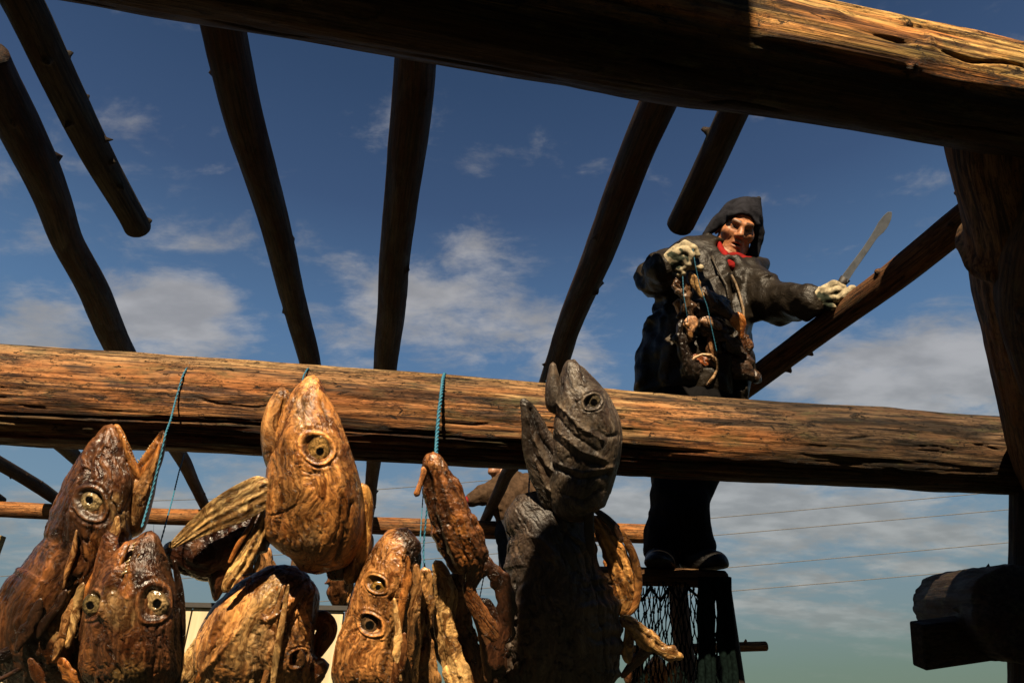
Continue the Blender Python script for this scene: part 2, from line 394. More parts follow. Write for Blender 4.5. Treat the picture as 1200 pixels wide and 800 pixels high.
            if h < 0: cav = np.maximum(cav, front*.85*vv*np.exp(-q/(wd*.5)))
            else: lite = np.maximum(lite, front*vv*np.exp(-q/(wd*.6)))
    V2 = V+n*(d*m)[..., None]
    tn = np.tile(np.array(base, float), (nu, nv, 1))
    pat = fbm(Tt*.03, fx*.045, fy*.045+s1, 4, seed+40)
    tn = tn*1.85*(1+.5*pat[..., None])
    dk = sstep(.35, .8, ridged(Tt*.02, fx*.08, fy*.08+s1+5, 3, seed+50)); tn = tn*(1-.35*dk[..., None])
    pal = fbm(Tt*.022+7, fx*.03, fy*.03+s1, 4, seed+70)
    tn = tn*(1+.5*sstep(.1, .45, pal)[..., None]*np.array((1.0, 1.15, 1.2)))*(1-.5*sstep(-.08, -.4, pal)[..., None])
    for pl, wd, rgb, st in cols:
        q = pdist(X, Y, pl)+wd*.6*fbm(X*.09, Y*.09, 0*X+s1, 4, 11); k = (st*sstep(wd*1.3, wd*.5, q)*sstep(-.3, .2, -(n*view).sum(-1)))[..., None]
        tn = tn*(1-k)+np.array(rgb)*k*(1+.3*pat[..., None])
    tn = tn*(1-.30*st_[..., None])*np.array((1.0, 1-.0, 1.0))
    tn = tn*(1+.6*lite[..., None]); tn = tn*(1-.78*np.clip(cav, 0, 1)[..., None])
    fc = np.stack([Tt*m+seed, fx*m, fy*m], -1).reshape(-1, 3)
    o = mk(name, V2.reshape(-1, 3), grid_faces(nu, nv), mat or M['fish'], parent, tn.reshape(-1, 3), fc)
    if lab: o['label'] = lab
    return o, V2, X, Y
def eyeball(parent, srf, x, y, r, depth, pup=(0, 0), iris=(.55, .42, .16), pr=.36, asp=1.0, tilt=0, sunk=0.0, dark=1.0, name='eye'):
    _, V, X, Y = srf
    Xp, Yp, Dp = proj(V.reshape(-1, 3)); q = np.hypot(Xp-x, Yp-y); near = q < r*.7
    d0 = Dp[near].min() if near.any() else depth
    near2 = near & (Dp < d0+r*2.0*depth/F); d0 = Dp[near2].mean()
    m = d0/F
    nr, na = 22, 40; rr = np.linspace(0, 1, nr); a = np.linspace(0, 2*np.pi, na, endpoint=False)
    R, A = np.meshgrid(rr, a, indexing='ij')
    wob = 1+.05*noise(np.cos(A)*2+x, np.sin(A)*2, R*0, 3)
    ex = R*np.cos(A)*wob*r; ey = R*np.sin(A)*asp*wob*r; tr = math.radians(tilt)
    gx = x+ex*math.cos(tr)-ey*math.sin(tr); gy = y+ex*math.sin(tr)+ey*math.cos(tr)
    h = r*.36*np.sqrt(np.clip(1-R**2, 0, 1))+r*.05*noise(gx*.35, gy*.35, gx*0, 2)-.05*r
    pd = np.hypot(ex/r-pup[0], ey/r-pup[1])+.04*noise(A*2, R*5, R*0, 4)
    h = h-r*.05*sstep(pr+.05, pr-.08, pd)+r*.02*np.exp(-((pd-pr-.08)/.06)**2)
    front = P(gx, gy, d0-(h-sunk*r)*m+.5*m); back = P(gx, gy, d0+0*gx+r*.6*m)
    tn = np.tile(np.array(iris, float)*dark, (nr, na, 1))
    tn *= (1+.45*noise(gx*.5, gy*.5, gx*0, 8))[..., None]
    k = np.exp(-((R-.93)/.07)**2)[..., None]; tn = tn*(1-.75*k)
    k = sstep(.62, .80, R+.06*noise(A*1.5, R*3, R*0, 14))[..., None]; tn = tn*(1-.35*k)
    k = sstep(pr+.05, pr-.03, pd)[..., None]; tn = tn*(1-k)+np.array((.006, .006, .007))*k
    n0 = nr*na; V = np.concatenate([front.reshape(-1, 3), back[-1]])
    f = grid_faces(nr, na, caps=False)
    last = [(nr-1)*na+i for i in range(na)]; bk = [n0+i for i in range(na)]
    f += [(last[i], last[(i+1) % na], bk[(i+1) % na], bk[i]) for i in range(na)]; f.append(bk)
    tn = np.concatenate([tn.reshape(-1, 3), np.full((na, 3), .02)])
    return mk(name, V, f, M['eye'], parent, tn)
def tatters(parent, srf, depth, n, base, seed, low=.45, lmax=16):
    """torn curls of dried skin lifting off a piece"""
    rnd = random.Random(seed*13+5); V = srf[1]; nu_, nv_ = V.shape[:2]; m = depth/F; cen = V.mean(1)
    parts = []; cols_ = []
    for q in range(n):
        i = int(nu_*rnd.uniform(low, .97)); j = rnd.randrange(nv_); p = V[i, j]; o = p-cen[i]; o = o/(np.linalg.norm(o)+1e-9)
        if (o@FW) > .35: continue
        L_ = rnd.uniform(4, lmax)*m; w_ = rnd.uniform(1.0, 3.2)*m; dn = np.array([rnd.uniform(-.7, .7), rnd.uniform(-.3, .1), -1.0]); dn /= np.linalg.norm(dn); sd = np.cross(dn, o); sd /= np.linalg.norm(sd)+1e-9
        st_ = []; nn_ = 7
        for k in range(nn_):
            t = k/(nn_-1); c = p-o*.8*m+dn*L_*t+o*(L_*.45*math.sin(t*2.2)*rnd.uniform(.7, 1)); ww = w_*(1-t)**.6*(1+.5*rnd.uniform(-1, 1)); th = .5*m
            st_ += [c-sd*ww, c+o*th, c+sd*ww, c-o*th]
        parts.append((np.array(st_), grid_faces(nn_, 4))); c_ = np.array(base)*rnd.choice((.35, .7, 1.2, 1.7)); cols_.append(np.tile(c_, (len(st_), 1)))
    Vv, Q = join(*parts); mk('torn_skin', Vv, Q, M['fish'], parent, np.concatenate(cols_), Vv)
def teeth(parent, pl, srf, n, size, dirx, diry, seed=0, col=(.55, .42, .22)):
    rnd = random.Random(seed); parts = []; pl = np.array(pl, float)
    Xp, Yp, Dp = proj(srf[1].reshape(-1, 3))
    L = np.r_[0, np.cumsum(np.hypot(*np.diff(pl, axis=0).T))]
    for i in range(n):
        s = L[-1]*(i+.5)/n; x = np.interp(s, L, pl[:, 0]); y = np.interp(s, L, pl[:, 1]); sz = size*rnd.uniform(.6, 1.2)
        q = np.hypot(Xp-x, Yp-y); nr = q < max(3.5, q.min()+1); d = np.quantile(Dp[nr], .3); m = d/F
        q = [P(x+dirx*sz*k+rnd.uniform(-.3, .3), y+diry*sz*k, d) for k in (-.3, .5, 1)]
        parts.append(tube(q, [sz*.28*m, sz*.2*m, .1*m], 6))
    V, Q = join(*parts); return mk('teeth', V, Q, M['eye'], parent, col)
def cord(pts, depth_r, label, group='teal cords tied round the logs', name='cord', mat=None, world=False, parent=None, n=8, cat='cord'):
    """twisted two-ply cord; pts px rows (x,y,depth) or world points"""
    W = np.array(pts, float) if world else np.array([P(*p) for p in pts])
    K, t = crom(np.c_[W[:, [0, 2, 1]]], max(12, int(len(W)*24))) if False else (None, None)
    L = np.r_[0, np.cumsum(np.linalg.norm(np.diff(W, axis=0), axis=1))]; ns = max(10, int(L[-1]/.004)); ns = min(ns, 240)
    s = np.linspace(0, L[-1], ns); Q = np.stack([np.interp(s, L, W[:, i]) for i in range(3)], 1)
    if ns > 14:
        k = np.ones(5)/5; Q2 = np.stack([np.convolve(np.pad(Q[:, i], 2, mode='edge'), k, 'valid') for i in range(3)], 1); Q2[0], Q2[-1] = Q[0], Q[-1]; Q = Q2
    T = np.gradient(Q, axis=0); T /= np.linalg.norm(T, axis=1)[:, None]+1e-12
    N = np.cross(T, np.array([0.02, 1, .03])); N /= np.linalg.norm(N, axis=1)[:, None]+1e-9; B = np.cross(T, N); ph = s/.012*2*np.pi*.5
    parts = []
    for q in (0, np.pi):
        parts.append(tube(Q+depth_r*.55*(np.cos(ph+q)[:, None]*N+np.sin(ph+q)[:, None]*B), depth_r*.62, 6))
    V, Fc = join(*parts); o = mk(name, V, Fc, mat or M['rope'], parent)
    if label: tag(o, label, cat, group)
    return o
scn = bpy.context.scene
# ---------- camera, light, sky ----------
cam = bpy.data.cameras.new('camera'); co = bpy.data.objects.new('camera', cam); C.objects.link(co); scn.camera = co
cam.sensor_width = 36; cam.lens = 24; cam.clip_start = .05; cam.clip_end = 5000
co.location = (0, 0, CZ); co.rotation_euler = (math.pi/2+PITCH, 0, 0)
SUN_EL, SUN_AZ = math.radians(40), math.radians(4)      # behind the camera, to its left
SD = np.array([-math.sin(SUN_AZ)*math.cos(SUN_EL), -math.cos(SUN_AZ)*math.cos(SUN_EL), math.sin(SUN_EL)])
sun = bpy.data.lights.new('sun', 'SUN'); sun.energy = 5; sun.angle = math.radians(.5); sun.color = (1, .80, .54)
so = bpy.data.objects.new('sun', sun); C.objects.link(so); so.rotation_euler = Vector(SD).to_track_quat('Z', 'Y').to_euler(); so.location = (0, 0, 20)
wd = bpy.data.worlds.new('World'); scn.world = wd; wd.use_nodes = True; wt = NT.__new__(NT); wt.t = wd.node_tree; wt.t.nodes.clear()
sky = wt.n('ShaderNodeTexSky', sky_type='NISHITA', sun_disc=False, sun_elevation=SUN_EL, sun_rotation=math.pi+SUN_AZ, altitude=0, air_density=1.0, dust_density=.6, ozone_density=3.0)
tc = wt.n('ShaderNodeTexCoord').outputs['Generated']
sx = wt.n('ShaderNodeSeparateXYZ'); wt.set(sx.inputs[0], tc); z_ = sx.outputs[2]
grad = wt.n('ShaderNodeValToRGB'); wt.set(grad.inputs[0], z_); cr = grad.color_ramp
SKY = [(.0, (.17, .225, .145)), (.06, (.175, .245, .185)), (.13, (.21, .29, .30)), (.26, (.19, .31, .42)), (.47, (.105, .21, .385)), (.64, (.052, .100, .21)), (.76, (.034, .070, .152)), (1.0, (.016, .034, .08))]
while len(cr.elements) < len(SKY): cr.elements.new(.5)
for e, (p_, c_) in zip(cr.elements, SKY): e.position = p_; e.color = (*c_, 1)
SKS = .05
EXPO = 1.3; kx = 1/SKS/5/2**EXPO
gabs = wt.mix(1.0, grad.outputs[0], (kx, kx, kx), 'MULTIPLY'); gabs = wt.mix(1.0, gabs, (5, 5, 5), 'MULTIPLY')
ngr = wt.mix(1.0, sky.outputs[0], (.22, .25, .28), 'MULTIPLY')
base = wt.mix(.18, gabs, ngr)
def wdir(x, y):
    d = P(x, y, 1.0)-CAM; return d/np.linalg.norm(d)
zz = wt.math('ADD', wt.math('MAXIMUM', z_, 0.0), .22)
dv = wt.n('ShaderNodeVectorMath', operation='DIVIDE'); cb = wt.n('ShaderNodeCombineXYZ'); [wt.set(cb.inputs[i], zz) for i in range(3)]
wt.set(dv.inputs[0], tc); wt.set(dv.inputs[1], cb)
flat = wt.n('ShaderNodeVectorMath', operation='MULTIPLY'); wt.set(flat.inputs[0], dv.outputs[0]); flat.inputs[1].default_value = (1, 1.5, .6)
cn1 = wt.noise(flat.outputs[0], 5.2, 8, .62, .3); cn2 = wt.noise(flat.outputs[0], 15, 6, .62, .2)
# cloud patches: centre (sky direction), radius, gain
CL = [(560, 180, 35, 60, .15), (690, 235, 40, 24, .1), (200, 370, 105, 60, 1.4), (40, 390, 80, 50, 1.3), (150, 175, 90, 60, .25), (215, 280, 60, 25, .5), (520, 360, 170, 80, 1.0),
      (1090, 440, 220, 75, 1.45), (660, 420, 90, 60, .7), (900, 600, 300, 50, 1.5), (1080, 665, 130, 18, 1.2), (930, 675, 90, 18, 1.0), (960, 720, 150, 24, 1.2), (300, 600, 360, 60, 1.1), (620, 640, 200, 50, 1.0), (1000, 160, 90, 50, .2), (1020, 760, 320, 8, .5)]
acc = None
for (x, y, rx, ry, gn) in CL:
    c0 = wdir(x, y); ux = wdir(x+5, y)-wdir(x-5, y); uy = wdir(x, y+5)-wdir(x, y-5)
    kx = 10/np.linalg.norm(ux)/rx; ky = 10/np.linalg.norm(uy)/ry; ux /= np.linalg.norm(ux); uy /= np.linalg.norm(uy)
    def dotn(v, k):
        nd = wt.n('ShaderNodeVectorMath', operation='DOT_PRODUCT'); wt.set(nd.inputs[0], tc); nd.inputs[1].default_value = tuple(v)
        return wt.math('MULTIPLY', wt.math('SUBTRACT', nd.outputs['Value'], float(v@c0)), k)
    a_, b_ = dotn(ux, float(kx)), dotn(uy, float(ky))
    q = wt.math('SQRT', wt.math('ADD', wt.math('MULTIPLY', a_, a_), wt.math('MULTIPLY', b_, b_)))
    mk_ = wt.ramp(q, .1, 1.5, gn, 0)
    acc = mk_ if acc is None else wt.math('MAXIMUM', acc, mk_)
dens = wt.math('ADD', wt.math('MULTIPLY', cn1, .75), wt.math('MULTIPLY', cn2, .25))
cl = wt.ramp(wt.math('ADD', dens, wt.math('MULTIPLY', acc, .26)), .53, .82, 0, 1)
hz = wt.ramp(z_, .02, .5, 0, 1)
ccol = wt.mix(hz, (3.0, 3.1, 2.95), (3.7, 3.6, 3.6))
cl = wt.math('MULTIPLY', cl, wt.ramp(z_, .05, .16, .25, 1))
shade = wt.ramp(wt.noise(flat.outputs[0], 7, 4, .5), .35, .7, .72, 1.05)
ccol = wt.mix(1.0, ccol, wt.n('ShaderNodeCombineColor', i={0: shade, 1: shade, 2: shade}).outputs[0], 'MULTIPLY')
full = wt.mix(wt.math('MULTIPLY', cl, .8), base, ccol)
bg = wt.n('ShaderNodeBackground'); wt.set(bg.inputs[0], full); bg.inputs[1].default_value = SKS
wo = wt.n('ShaderNodeOutputWorld'); wt.t.links.new(bg.outputs[0], wo.inputs[0])
vs = scn.view_settings; vs.view_transform = 'Standard'; vs.look = 'None'; vs.gamma = 1; vs.exposure = EXPO

# ---------- ground ----------
gm, gt = NT_mat('grass_ground'); gf = gt.n('ShaderNodeNewGeometry').outputs['Position']
ga = gt.noise(gf, .8, 6, .6); gb = gt.noise(gf, 14, 5, .7)
gc = gt.mix(gt.ramp(ga, .35, .65), (.022, .026, .012), (.038, .034, .018)); gc = gt.mix(gt.ramp(gb, .4, .7, 0, .7), gc, (.015, .013, .007))
gt.out(gc, .95, gt.bump(gb, .8, .03))
an = np.linspace(0, 2*np.pi, 64, endpoint=False); rr_ = np.array([.01, 3, 8, 20, 60, 200, 800, 3000]); GV = np.array([[r*math.cos(a), r*math.sin(a), 0] for r in rr_ for a in an])
o = mk('ground', GV, grid_faces(len(rr_), 64, caps=False)[:], gm); o['kind'] = 'structure'

# ---------- logs of the drying rack ----------
H0 = 1.85
def plane_pole(name_lab, px, mat, tint, seed, h=H0, group='round poles laid across the rack', wob=.006, stubs=14, name='pole', cat='pole', nu=300, nv=40):
    pts = []; rad = []
    for (x, y, w) in px:
        d = DZ(y, h); pts.append(P(x, y, d)); rad.append(w/2*d/F)
    return log(name, pts, rad, mat, tint, name_lab, cat, group, seed=seed, wob=wob, nu=nu, nv=nv, cracks=10, stubs=stubs)
A0, B0 = P(0, 461, 1.70), P(1190, 534, 2.17); dA = (B0-A0)/np.linalg.norm(B0-A0)
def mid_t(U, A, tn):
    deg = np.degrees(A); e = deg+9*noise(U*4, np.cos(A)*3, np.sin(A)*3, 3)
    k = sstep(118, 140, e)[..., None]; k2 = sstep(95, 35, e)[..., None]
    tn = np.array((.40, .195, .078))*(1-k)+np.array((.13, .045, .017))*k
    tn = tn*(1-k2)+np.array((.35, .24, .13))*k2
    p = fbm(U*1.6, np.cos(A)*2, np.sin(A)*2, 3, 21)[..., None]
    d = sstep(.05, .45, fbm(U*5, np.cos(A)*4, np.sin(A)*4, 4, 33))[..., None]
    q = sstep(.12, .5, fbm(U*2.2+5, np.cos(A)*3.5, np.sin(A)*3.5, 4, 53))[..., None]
    rg = sstep(2.45, 2.9, U+.25*fbm(U*3, np.cos(A)*3, np.sin(A)*3, 3, 71))[..., None]; tn = tn*(1-rg)+np.array((.13, .085, .05))*rg; q = q*(1-rg)  # right end darkened in colour in place of a cast shadow
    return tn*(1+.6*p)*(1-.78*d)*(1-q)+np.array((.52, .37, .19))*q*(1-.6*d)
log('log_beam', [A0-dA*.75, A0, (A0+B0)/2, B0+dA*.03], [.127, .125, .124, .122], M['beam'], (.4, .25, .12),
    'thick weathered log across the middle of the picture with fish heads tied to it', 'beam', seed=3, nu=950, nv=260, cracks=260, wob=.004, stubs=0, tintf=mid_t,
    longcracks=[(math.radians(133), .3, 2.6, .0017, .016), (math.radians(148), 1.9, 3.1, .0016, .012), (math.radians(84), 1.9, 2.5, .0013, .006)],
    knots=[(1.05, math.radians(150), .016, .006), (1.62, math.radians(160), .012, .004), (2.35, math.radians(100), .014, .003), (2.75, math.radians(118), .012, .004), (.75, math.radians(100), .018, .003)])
Ct = P(1000, 81, .90); dT = np.array([math.cos(math.radians(12)), math.sin(math.radians(12)), 0])
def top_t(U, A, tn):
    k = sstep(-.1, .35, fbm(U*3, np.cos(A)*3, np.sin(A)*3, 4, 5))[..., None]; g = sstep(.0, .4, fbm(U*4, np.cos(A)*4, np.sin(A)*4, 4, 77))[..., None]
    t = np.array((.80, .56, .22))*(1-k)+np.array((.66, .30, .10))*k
    e = np.degrees(A)+14*fbm(U*5, np.cos(A)*4, np.sin(A)*4, 3, 61); bk = sstep(132, 150, e)[..., None]  # underside colour darkened to deepen the beam's shade
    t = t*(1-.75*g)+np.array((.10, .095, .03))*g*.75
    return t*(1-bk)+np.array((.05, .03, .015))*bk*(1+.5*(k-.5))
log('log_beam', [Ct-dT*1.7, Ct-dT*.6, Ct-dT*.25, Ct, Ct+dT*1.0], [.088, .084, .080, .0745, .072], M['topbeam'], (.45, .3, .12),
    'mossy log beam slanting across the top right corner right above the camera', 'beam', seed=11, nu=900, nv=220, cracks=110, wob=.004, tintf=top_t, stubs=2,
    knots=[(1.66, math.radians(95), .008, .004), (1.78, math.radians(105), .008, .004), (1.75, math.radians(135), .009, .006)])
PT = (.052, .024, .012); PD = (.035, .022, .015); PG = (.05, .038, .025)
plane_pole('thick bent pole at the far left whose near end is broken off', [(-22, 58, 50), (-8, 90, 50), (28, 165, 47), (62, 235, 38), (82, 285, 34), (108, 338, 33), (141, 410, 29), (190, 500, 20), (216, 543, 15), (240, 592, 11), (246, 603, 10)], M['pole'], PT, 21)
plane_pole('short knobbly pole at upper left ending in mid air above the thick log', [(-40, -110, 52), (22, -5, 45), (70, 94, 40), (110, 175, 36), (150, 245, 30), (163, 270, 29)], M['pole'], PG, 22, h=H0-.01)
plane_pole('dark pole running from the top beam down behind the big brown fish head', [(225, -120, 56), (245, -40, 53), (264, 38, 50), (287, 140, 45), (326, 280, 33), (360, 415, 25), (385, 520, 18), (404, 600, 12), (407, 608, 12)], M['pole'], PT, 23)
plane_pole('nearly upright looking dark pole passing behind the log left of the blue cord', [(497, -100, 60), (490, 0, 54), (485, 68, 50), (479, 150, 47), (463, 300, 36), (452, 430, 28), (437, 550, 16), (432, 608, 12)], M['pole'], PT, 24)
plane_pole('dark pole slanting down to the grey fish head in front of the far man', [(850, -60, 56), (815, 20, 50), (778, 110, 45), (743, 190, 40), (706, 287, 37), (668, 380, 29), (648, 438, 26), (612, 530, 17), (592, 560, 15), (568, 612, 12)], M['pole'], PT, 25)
plane_pole('short black pole stub sticking out above the man in the cap', [(990, -130, 44), (925, -10, 40), (862, 126, 36), (797, 266, 32)], M['pole'], PD, 26, h=H0-.02, stubs=3)
plane_pole('thin crooked pole seen low at the far left under the thick log', [(-90, 500, 17), (-40, 522, 15), (0, 544, 15), (27, 559, 14), (50, 573, 14), (72, 588, 12)], M['pole'], PD, 27)
plane_pole('thin pole disappearing behind the gaping fish head on the left', [(30, 480, 22), (88, 535, 15), (118, 567, 13), (146, 596, 11)], M['pole'], PD, 28)
plane_pole('stubby forked twig lying on the far left end of the rear pole', [(-70, 545, 14), (-20, 572, 10), (4, 587, 8)], M['pole'], PD, 29, stubs=3, nu=80)
# diagonal pole the man holds on to
pp = [(1235, 178, 1.9), (1128, 260, 2.1), (1040, 330, 2.33), (950, 396, 2.6), (882, 447, 2.87), (772, 530, 3.42)]
log('pole', [P(*p) for p in pp], [.052, .050, .049, .049, .050, .05], M['pole'], (.17, .085, .04), 'brown diagonal pole on the right that the gloved hand rests on', 'pole', 'round poles laid across the rack', seed=31, wob=.004, cracks=20, stubs=8)
# rear pole
bp = [(-260, 588, 18), (0, 597, 18), (232, 606, 19), (465, 617, 20), (765, 625, 22), (800, 626, 21)]
def back_t(U, A, tn):
    k = sstep(0, .3, fbm(U*4, np.cos(A), np.sin(A), 3, 9))[..., None]; return np.array((.40, .19, .065))*(1-k)+np.array((.24, .12, .05))*k
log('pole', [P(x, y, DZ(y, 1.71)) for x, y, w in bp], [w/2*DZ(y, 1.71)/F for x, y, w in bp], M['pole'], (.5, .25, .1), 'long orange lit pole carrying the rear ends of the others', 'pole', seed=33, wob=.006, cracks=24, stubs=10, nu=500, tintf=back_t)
def post(p, ground_dxy, r0, r1, label, seed, tint=(.16, .09, .05), name='post', nu=200, nv=64, mat='post'):
    g = np.array([p[0]+ground_dxy[0], p[1]+ground_dxy[1], -.3])
    return log(name, [p, (p+g)/2, g], [r0, (r0+r1)/2, r1], M[mat], tint, label, 'post', seed=seed, nu=nu, nv=nv, cracks=12, stubs=3, wob=.004)
# leaning leg at the right edge
lp = [(1152, 100, .98, .056), (1160, 165, 1.0, .058), (1180, 250, 1.10, .064), (1192, 330, 1.28, .076), (1210, 410, 1.52, .086), (1226, 490, 1.8, .10), (1242, 560, 2.08, .11)]
log('rack_leg', [P(x, y, d) for x, y, d, r in lp], [r for *_, r in lp], M['post'], (.20, .11, .055), 'stout leaning log at the right edge holding up the top beam', 'post', seed=41, wob=.003, cracks=10, stubs=6, nu=300, nv=160,
    knots=[(.14, math.radians(90), .02, .012), (.34, math.radians(-60), .03, .022), (.34, math.radians(240), .03, .02), (.5, math.radians(100), .02, .012)])
lb = [(1255, 120, .92, .05), (1228, 210, 1.0, .05), (1206, 290, 1.1, .048), (1203, 360, 1.26, .05), (1225, 450, 1.5, .05)]
log('brace', [P(x, y, d) for x, y, d, r in lb], [r for *_, r in lb], M['post'], (.08, .045, .025), 'dark curved brace in front of the leaning log at the right edge', 'post', seed=42, wob=.003, stubs=4, nu=160, nv=80)
pa, pb = P(1226, 556, 2.12), P(1229, 830, 1.95); pe_ = pa+(pb-pa)*((pa[2]+.3)/(pa[2]-pb[2]))
log('post', [pa, (pa+pe_)/2, pe_], [.095, .098, .105], M['post'], (.04, .025, .018), 'black upright post under the right end of the thick log', 'post', seed=43, nu=240, nv=80, cracks=10)
q0 = P(1215, 722, 1.62); q1 = q0+np.array([.25, .75, .12])
log('log_end', [q0, (q0+q1)/2, q1], [.118, .125, .12], M['post'], (.04, .025, .018), 'black rounded butt end of a log beside the right post', 'log', seed=44, nu=80, nv=120, stubs=9, rough=1.6, wob=.006)
# sawn plank
pe, pf = P(1075, 756, 1.78), P(1230, 735, 1.90); dx = (pf-pe); Lp = np.linalg.norm(dx); dx /= Lp; upv = P(1066, 730, 1.78)-P(1087, 781, 1.78); upv -= dx*(upv@dx); hh = np.linalg.norm(upv); upv /= hh; nn = np.cross(dx, upv)
V, Q = box(((pe+pf)/2+dx*.15), (Lp+.3, hh, .045), np.stack([dx, upv, nn], 1))
o = mk('plank', V, Q, M['post'], None, (.05, .035, .025), None, False); tag(o, 'sawn square plank end poking out left of the right post', 'plank')
bv = o.modifiers.new('bevel', 'BEVEL'); bv.width = .006; bv.segments = 2
# supports out of the frame or hidden
e1 = A0-dA*.6; post(e1-np.array([0, 0, .1]), (0, .02), .10, .11, 'post carrying the left end of the thick log', 51)
e2 = Ct-dT*1.55; post(e2-np.array([0, 0, .06]), (-.05, 0), .08, .09, 'post carrying the left end of the top beam', 52)
post(P(-215, 592, DZ(592, 1.65)), (0, 0), .06, .07, 'post carrying the left end of the rear pole', 53)
post(P(352, 618, DZ(618, 1.62)), (0, .03), .035, .05, 'post under the rear pole hidden behind the big fish head', 54)
pq = P(776, 527, 3.40); post(pq-np.array([0, 0, .05]), (0, .02), .04, .05, 'tall post behind the legs of the man', 55)

# ---------- wall of boards at the lower left ----------
hw = .92
def wp(x, y=None):
    y = 702+9*x/418
    return P(x, y, DZ(y, hw))
w0, w1 = wp(-420), wp(404); dw = w1-w0; dw[2] = 0; Lw = np.linalg.norm(dw); dw /= Lw; nw = np.array([dw[1], -dw[0], 0]); zt = w0[2]-.035
wall = empty('plank_wall', (*((w0+w1)/2)[:2], 0), 'cream painted wall of upright boards under a black cap behind the fish heads', 'wall')
Rw = np.stack([dw, nw, np.array([0, 0, 1.0])], 1)
cm, ct = NT_mat('cream_paint'); cf = attr(ct, 'fc'); cn_ = ct.noise(ct.vmul(cf, (14, 14, 1.5)), 1, 5, .6)
cc = ct.mix(ct.ramp(cn_, .35, .65), (.32, .26, .15), (.42, .35, .22)); cc = ct.mix(ct.ramp(ct.noise(cf, 9, 6, .7), .6, .68, 0, .6), cc, (.25, .14, .06)); ct.out(cc, .6, ct.bump(cn_, .5, .003))
nb = int(Lw/.155); V = []; Q = []; parts = []
for i in range(nb):
    u = (i+.5)*Lw/nb; parts.append(box(w0*[1, 1, 0]+dw*u+np.array([0, 0, zt/2]), (Lw/nb-.012, .024, zt), Rw))
V, Q = join(*parts); o = mk('boards', V, Q, cm, wall, None, None, False)
bv = o.modifiers.new('bevel', 'BEVEL'); bv.width = .004; bv.segments = 2
V, Q = box(w0*[1, 1, 0]+dw*Lw/2-nw*.03+np.array([0, 0, zt/2]), (Lw, .02, zt-.02), Rw); mk('backing', V, Q, M['handle'], wall, None, None, False)
V, Q = box(w0*[1, 1, 0]+dw*(Lw/2+.04)+np.array([0, 0, zt+.02]), (Lw+.1, .09, .038), Rw); mk('cap_rail', V, Q, M['handle'], wall, None, None, False)
V, Q = box(w1*[1, 1, 0]+dw*.055+np.array([0, 0, zt/2]), (.09, .07, zt), Rw); mk('end_post', V, Q, plain_mat('red_paint', (.09, .02, .012), .6), wall, None, None, False)
V, Q = box(P(-1, 628, 7.2)*[1, 1, 0]+np.array([0, 0, P(-1, 628, 7.2)[2]/2]), (.10, .08, P(-1, 628, 7.2)[2]), None)
o = mk('fence_post', V, Q, M['pole'], None, (.42, .30, .10), None, False); tag(o, 'yellowish square post standing behind the cream wall at the left edge', 'post')
# ---------- fish heads ----------
DB = (.035, .016, .008); BR = (.20, .085, .032); OR = (.42, .17, .045); BG = (.55, .36, .16); TN = (.36, .19, .075); GY = (.13, .095, .07); RD = (.16, .035, .015)
GF = 'split and dried cod heads hanging from the thick log'
def fish(loc, label, group=GF): return empty('fish_head', loc, label, 'fish head', group)
# 1 gaping head at the far left
d = 1.54; f1 = fish(P(110, 620, d), 'brown fish head at the left edge with wide gaping jaws pointing up')
s = piece('skull', [(131, 497, 5, 8), (128, 510, 13, 16), (124, 532, 26, 27), (121, 560, 40, 38), (114, 590, 46, 44), (106, 622, 51, 48), (97, 655, 53, 50), (80, 690, 62, 50), (62, 730, 74, 46), (66, 775, 82, 44), (66, 840, 88, 40)], d, (.105, .043, .016), f1, seed=1, wr=3.8, fb=3.4, rag=.02,
    feats=[('eye', 108, 590, 15), ('r', [(137, 500), (145, 520), (153, 540), (162, 558)], 4, 4), ('r', [(128, 505), (134, 530), (147, 552)], 3, -4), ('r', [(119, 505), (106, 540), (101, 562)], 3, -3.5), ('r', [(112, 505), (98, 540), (92, 565)], 4, 3),
           ('r', [(92, 570), (84, 610), (80, 660), (72, 700)], 4, 3), ('r', [(128, 600), (120, 640), (130, 680)], 5, -4), ('r', [(84, 690), (85, 740), (84, 790)], 5, -12), ('r', [(78, 690), (79, 740), (78, 780)], 4, 5), ('r', [(60, 640), (48, 690), (20, 730)], 5, 4)],
    cols=[([(137, 500), (147, 525), (160, 556)], 5, OR, .8), ([(140, 590), (146, 612)], 13, BG, .7), ([(80, 700), (76, 745), (68, 740)], 11, BG, .8), ([(100, 560), (85, 620), (70, 680)], 10, DB, .6), ([(60, 770), (80, 790)], 14, OR, .8), ([(30, 720), (40, 760)], 22, DB, .7), ([(108, 590)], 17, TN, .6), ([(112, 640)], 14, OR, .5)])
eyeball(f1, s, 107, 589, 14, d, pup=(-.15, -.22), iris=(.66, .50, .27), pr=.33)
j = piece('lower_jaw', [(192, 504, 3, 5), (188, 516, 7, 8), (182, 531, 11, 12), (172, 552, 14, 15), (163, 574, 19, 19), (154, 600, 21, 20), (144, 632, 20, 18)], d, TN, f1, seed=2, wr=1.2, fb=1.0,
    feats=[('r', [(186, 512), (174, 532), (162, 546), (158, 560)], 4, -7), ('r', [(192, 512), (184, 540), (170, 580)], 3, 3)], cols=[([(184, 514), (172, 534), (162, 550)], 8, (.60, .24, .05), .95), ([(160, 590), (150, 618)], 10, BG, .7)])
js = piece('jaw_edge', [(134, 497, 4, 5), (140, 506, 4.5, 6), (147, 522, 5, 8), (153, 538, 5.5, 9), (160, 554, 5, 8), (164, 564, 3, 5)], d-.012, (.44, .20, .06), f1, seed=45, wr=.8, fb=1)
